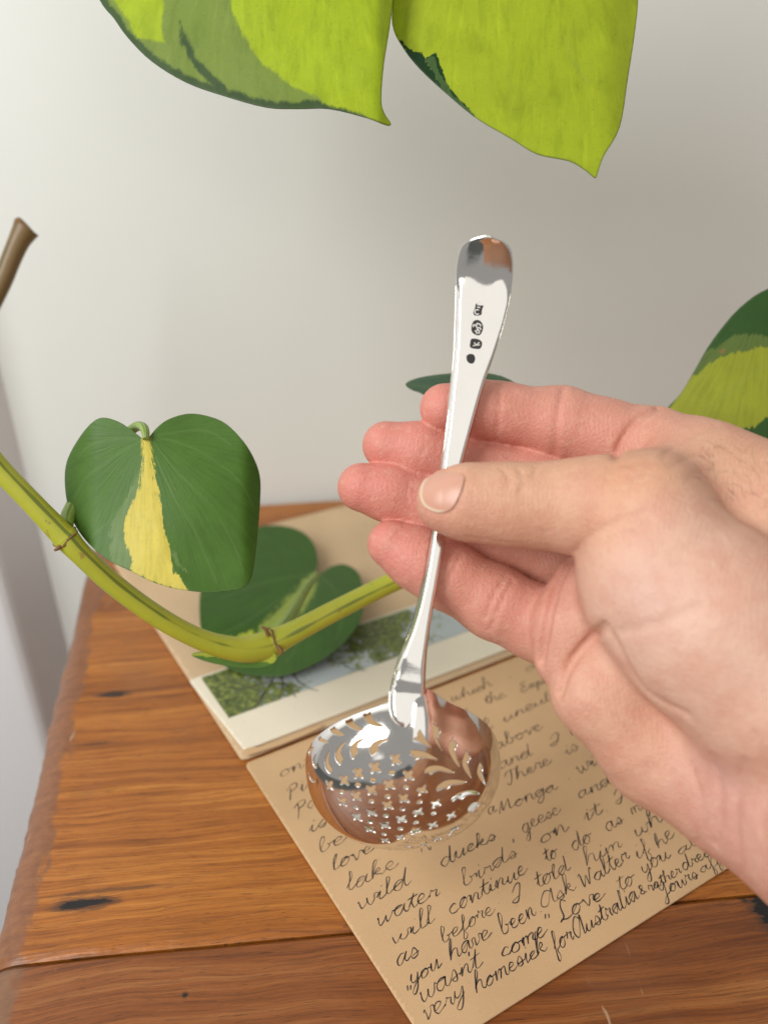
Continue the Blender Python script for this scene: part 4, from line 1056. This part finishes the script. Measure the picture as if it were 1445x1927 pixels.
# upper vine with the two big hanging leaves
upper = empty('philodendron_vine', tuple(float(v) for v in unproj(760, -420, 230)), 'overhead philodendron vine with two large lime green hanging leaves', 'plant')
M_LEAF_A = m_leaf('lime_leaf_striped', (0.075, 0.135, 0.045), (0.49, 0.62, 0.026), (0.27, 0.37, 0.07), 0.30, 0.42, 0.35)
A_OUT = [(188, 0), (215, 35), (240, 70), (285, 115), (350, 155), (420, 180), (500, 202), (560, 205), (620, 205), (690, 222), (728, 236), (735, 233), (722, 212), (717, 185), (722, 120), (733, 50), (741, -20), (745, -120), (720, -240), (650, -330), (540, -370), (460, -330), (340, -380), (220, -330), (150, -220), (150, -90)]
limeA = [(434, -60), (440, 20), (455, 60), (480, 105), (530, 150), (600, 188), (680, 215), (760, 260), (780, -60)]
limeA2 = [(180, -60), (215, 0), (245, 40), (262, 72), (290, 75), (312, 85), (308, 40), (300, -60)]
darkA = [(325, 0), (345, 45), (362, 95), (400, 140), (465, 182), (420, 178), (370, 140), (340, 95)]
vA = lambda x, y: np.clip(np.maximum(poly_sdf(x, y, limeA), poly_sdf(x, y, limeA2))*5, -120, 120)
hA = lambda x, y: np.clip(-np.maximum(np.maximum(poly_sdf(x, y, [(340, 40), (352, 60), (372, 110), (410, 150), (462, 186), (410, 172), (365, 130), (338, 80)]), -1e3), 14-poly_sdf(x, y, catmull(A_OUT, 4, True)))*5+6, -120, 120)
def a_depth(x, y): return 236-0.018*(x-450)+0.00011*(x-640)**2*0.35+0.030*(120-y)*0.6+5*sstep(x, 690, 745)**2
leaf(upper, A_OUT, a_depth, M_LEAF_A, 2.0, vA, hA, [[(738, 215), (722, 180), (720, 60), (700, -200)]], 3, rim=3, base=(520, -420))
M_LEAF_B = m_leaf('lime_leaf', (0.014, 0.062, 0.016), (0.50, 0.61, 0.03), (0.09, 0.17, 0.05), 0.30, 0.42, 0.10)
B_OUT = [(741, -20), (738, 45), (755, 85), (790, 130), (850, 185), (900, 225), (960, 260), (1010, 290), (1070, 303), (1100, 320), (1119, 335), (1124, 326), (1135, 295), (1165, 240), (1180, 150), (1195, 50), (1200, -20), (1195, -160), (1130, -290), (1040, -350), (960, -320), (880, -350), (790, -270), (750, -150)]
darkB = [(755, 80), (772, 97), (790, 98), (800, 118), (815, 140), (840, 175), (880, 212), (905, 235), (860, 205), (790, 135)]
midB = [(800, 112), (818, 104), (830, 140), (850, 175), (880, 205), (900, 230), (840, 180)]
vB = lambda x, y: np.clip(-np.maximum(poly_sdf(x, y, darkB)+2, poly_sdf(x, y, midB)+2)*5, -120, 120)
hB = lambda x, y: np.clip(poly_sdf(x, y, midB)*5, -120, 120)
leaf(upper, B_OUT, lambda x, y: 240+0.00010*(x-1040)**2*0.6-0.02*(y-150)+4*sstep(x, 1120, 1200)**2, M_LEAF_B, 2.0, vB, hB, [[(1060, 70), (1075, 110), (1105, 160)]], 4, rim=3, base=(960, -420))
stem(upper, [(-400, -560, 240, 4), (-100, -500, 240, 4), (300, -460, 243, 4), (700, -450, 246, 4), (1000, -470, 248, 4), (1300, -540, 250, 4), (1700, -640, 250, 4)], M_STEM)
stem(upper, [(470, -456, 243, 2.2), (472, -410, 244, 2.0), (462, -340, 246, 1.6)], M_PETIOLE, 'petiole')
stem(upper, [(960, -468, 248, 2.2), (964, -400, 248, 2.0), (962, -325, 248, 1.6)], M_PETIOLE, 'petiole')

# cut stem poking in from the left
stub = empty('plant_stem', tuple(float(v) for v in unproj(-20, 590, 330)), 'short cut brown and green stem stub poking up against the white wall', 'plant stem')
stem(stub, [(-120, 790, 330, 3.9), (-60, 660, 330, 3.9), (0, 540, 330, 3.9), (22, 487, 330, 4.0), (36, 455, 330, 4.3), (46, 437, 330, 5.0), (50, 430, 330, 5.4)], M_BROWNSTEM, 'stem')
stem(stub, [(50, 430, 330, 5.5), (52, 427, 330, 5.3), (53, 426, 330, 4.6)], M_NODE, 'cut_end', sub=2)

# ------------------------------------------------------------------ small details
def hairs():
    rnd = np.random.RandomState(5); V = []; Fc = []
    for _ in range(60):
        x = rnd.uniform(1318, 1500); y = rnd.uniform(835, 960)
        if y < 800+0.33*(x-1310)+18: continue
        a = rnd.uniform(1.9, 2.9) if rnd.rand() < 0.7 else rnd.uniform(0.5, 3.0); L = rnd.uniform(20, 46); b = rnd.uniform(-0.6, 0.6)
        P = []
        for k in range(6):
            t_ = k/5; P.append((x+L*t_*math.cos(a+b*t_), y-L*t_*math.sin(a+b*t_)*0.9))
        P = np.array(P); dep = march(P[:, 0], P[:, 1])
        if dep.max() > 235: continue
        W = unproj(P[:, 0], P[:, 1], dep-np.linspace(-0.1, 0.9, 6))
        v, f, _a, _s = tube(W, 0.000028*np.linspace(1, 0.35, 6), 4, False); b0 = len(V)
        V += v; Fc += [tuple(i+b0 for i in q) for q in f]
    o = link('hair', mesh_from('hair', V, Fc, True), m_plain('hair_brown', (0.09, 0.05, 0.03), 0.5), hand); o['kind'] = 'stuff'
hairs()
stem(vine, [(122, 1016, 238, 0.9), (112, 1030, 236, 0.7), (103, 1036, 235, 0.35)], M_NODE, 'aerial_root', n=8)
stem(vine, [(506, 1196, 276, 0.9), (500, 1184, 275, 0.7), (492, 1180, 275, 0.4)], M_NODE, 'aerial_root', n=8)
stem(vine, [(522, 1216, 276, 0.8), (530, 1226, 275, 0.6), (528, 1232, 275, 0.3)], M_NODE, 'aerial_root', n=8)
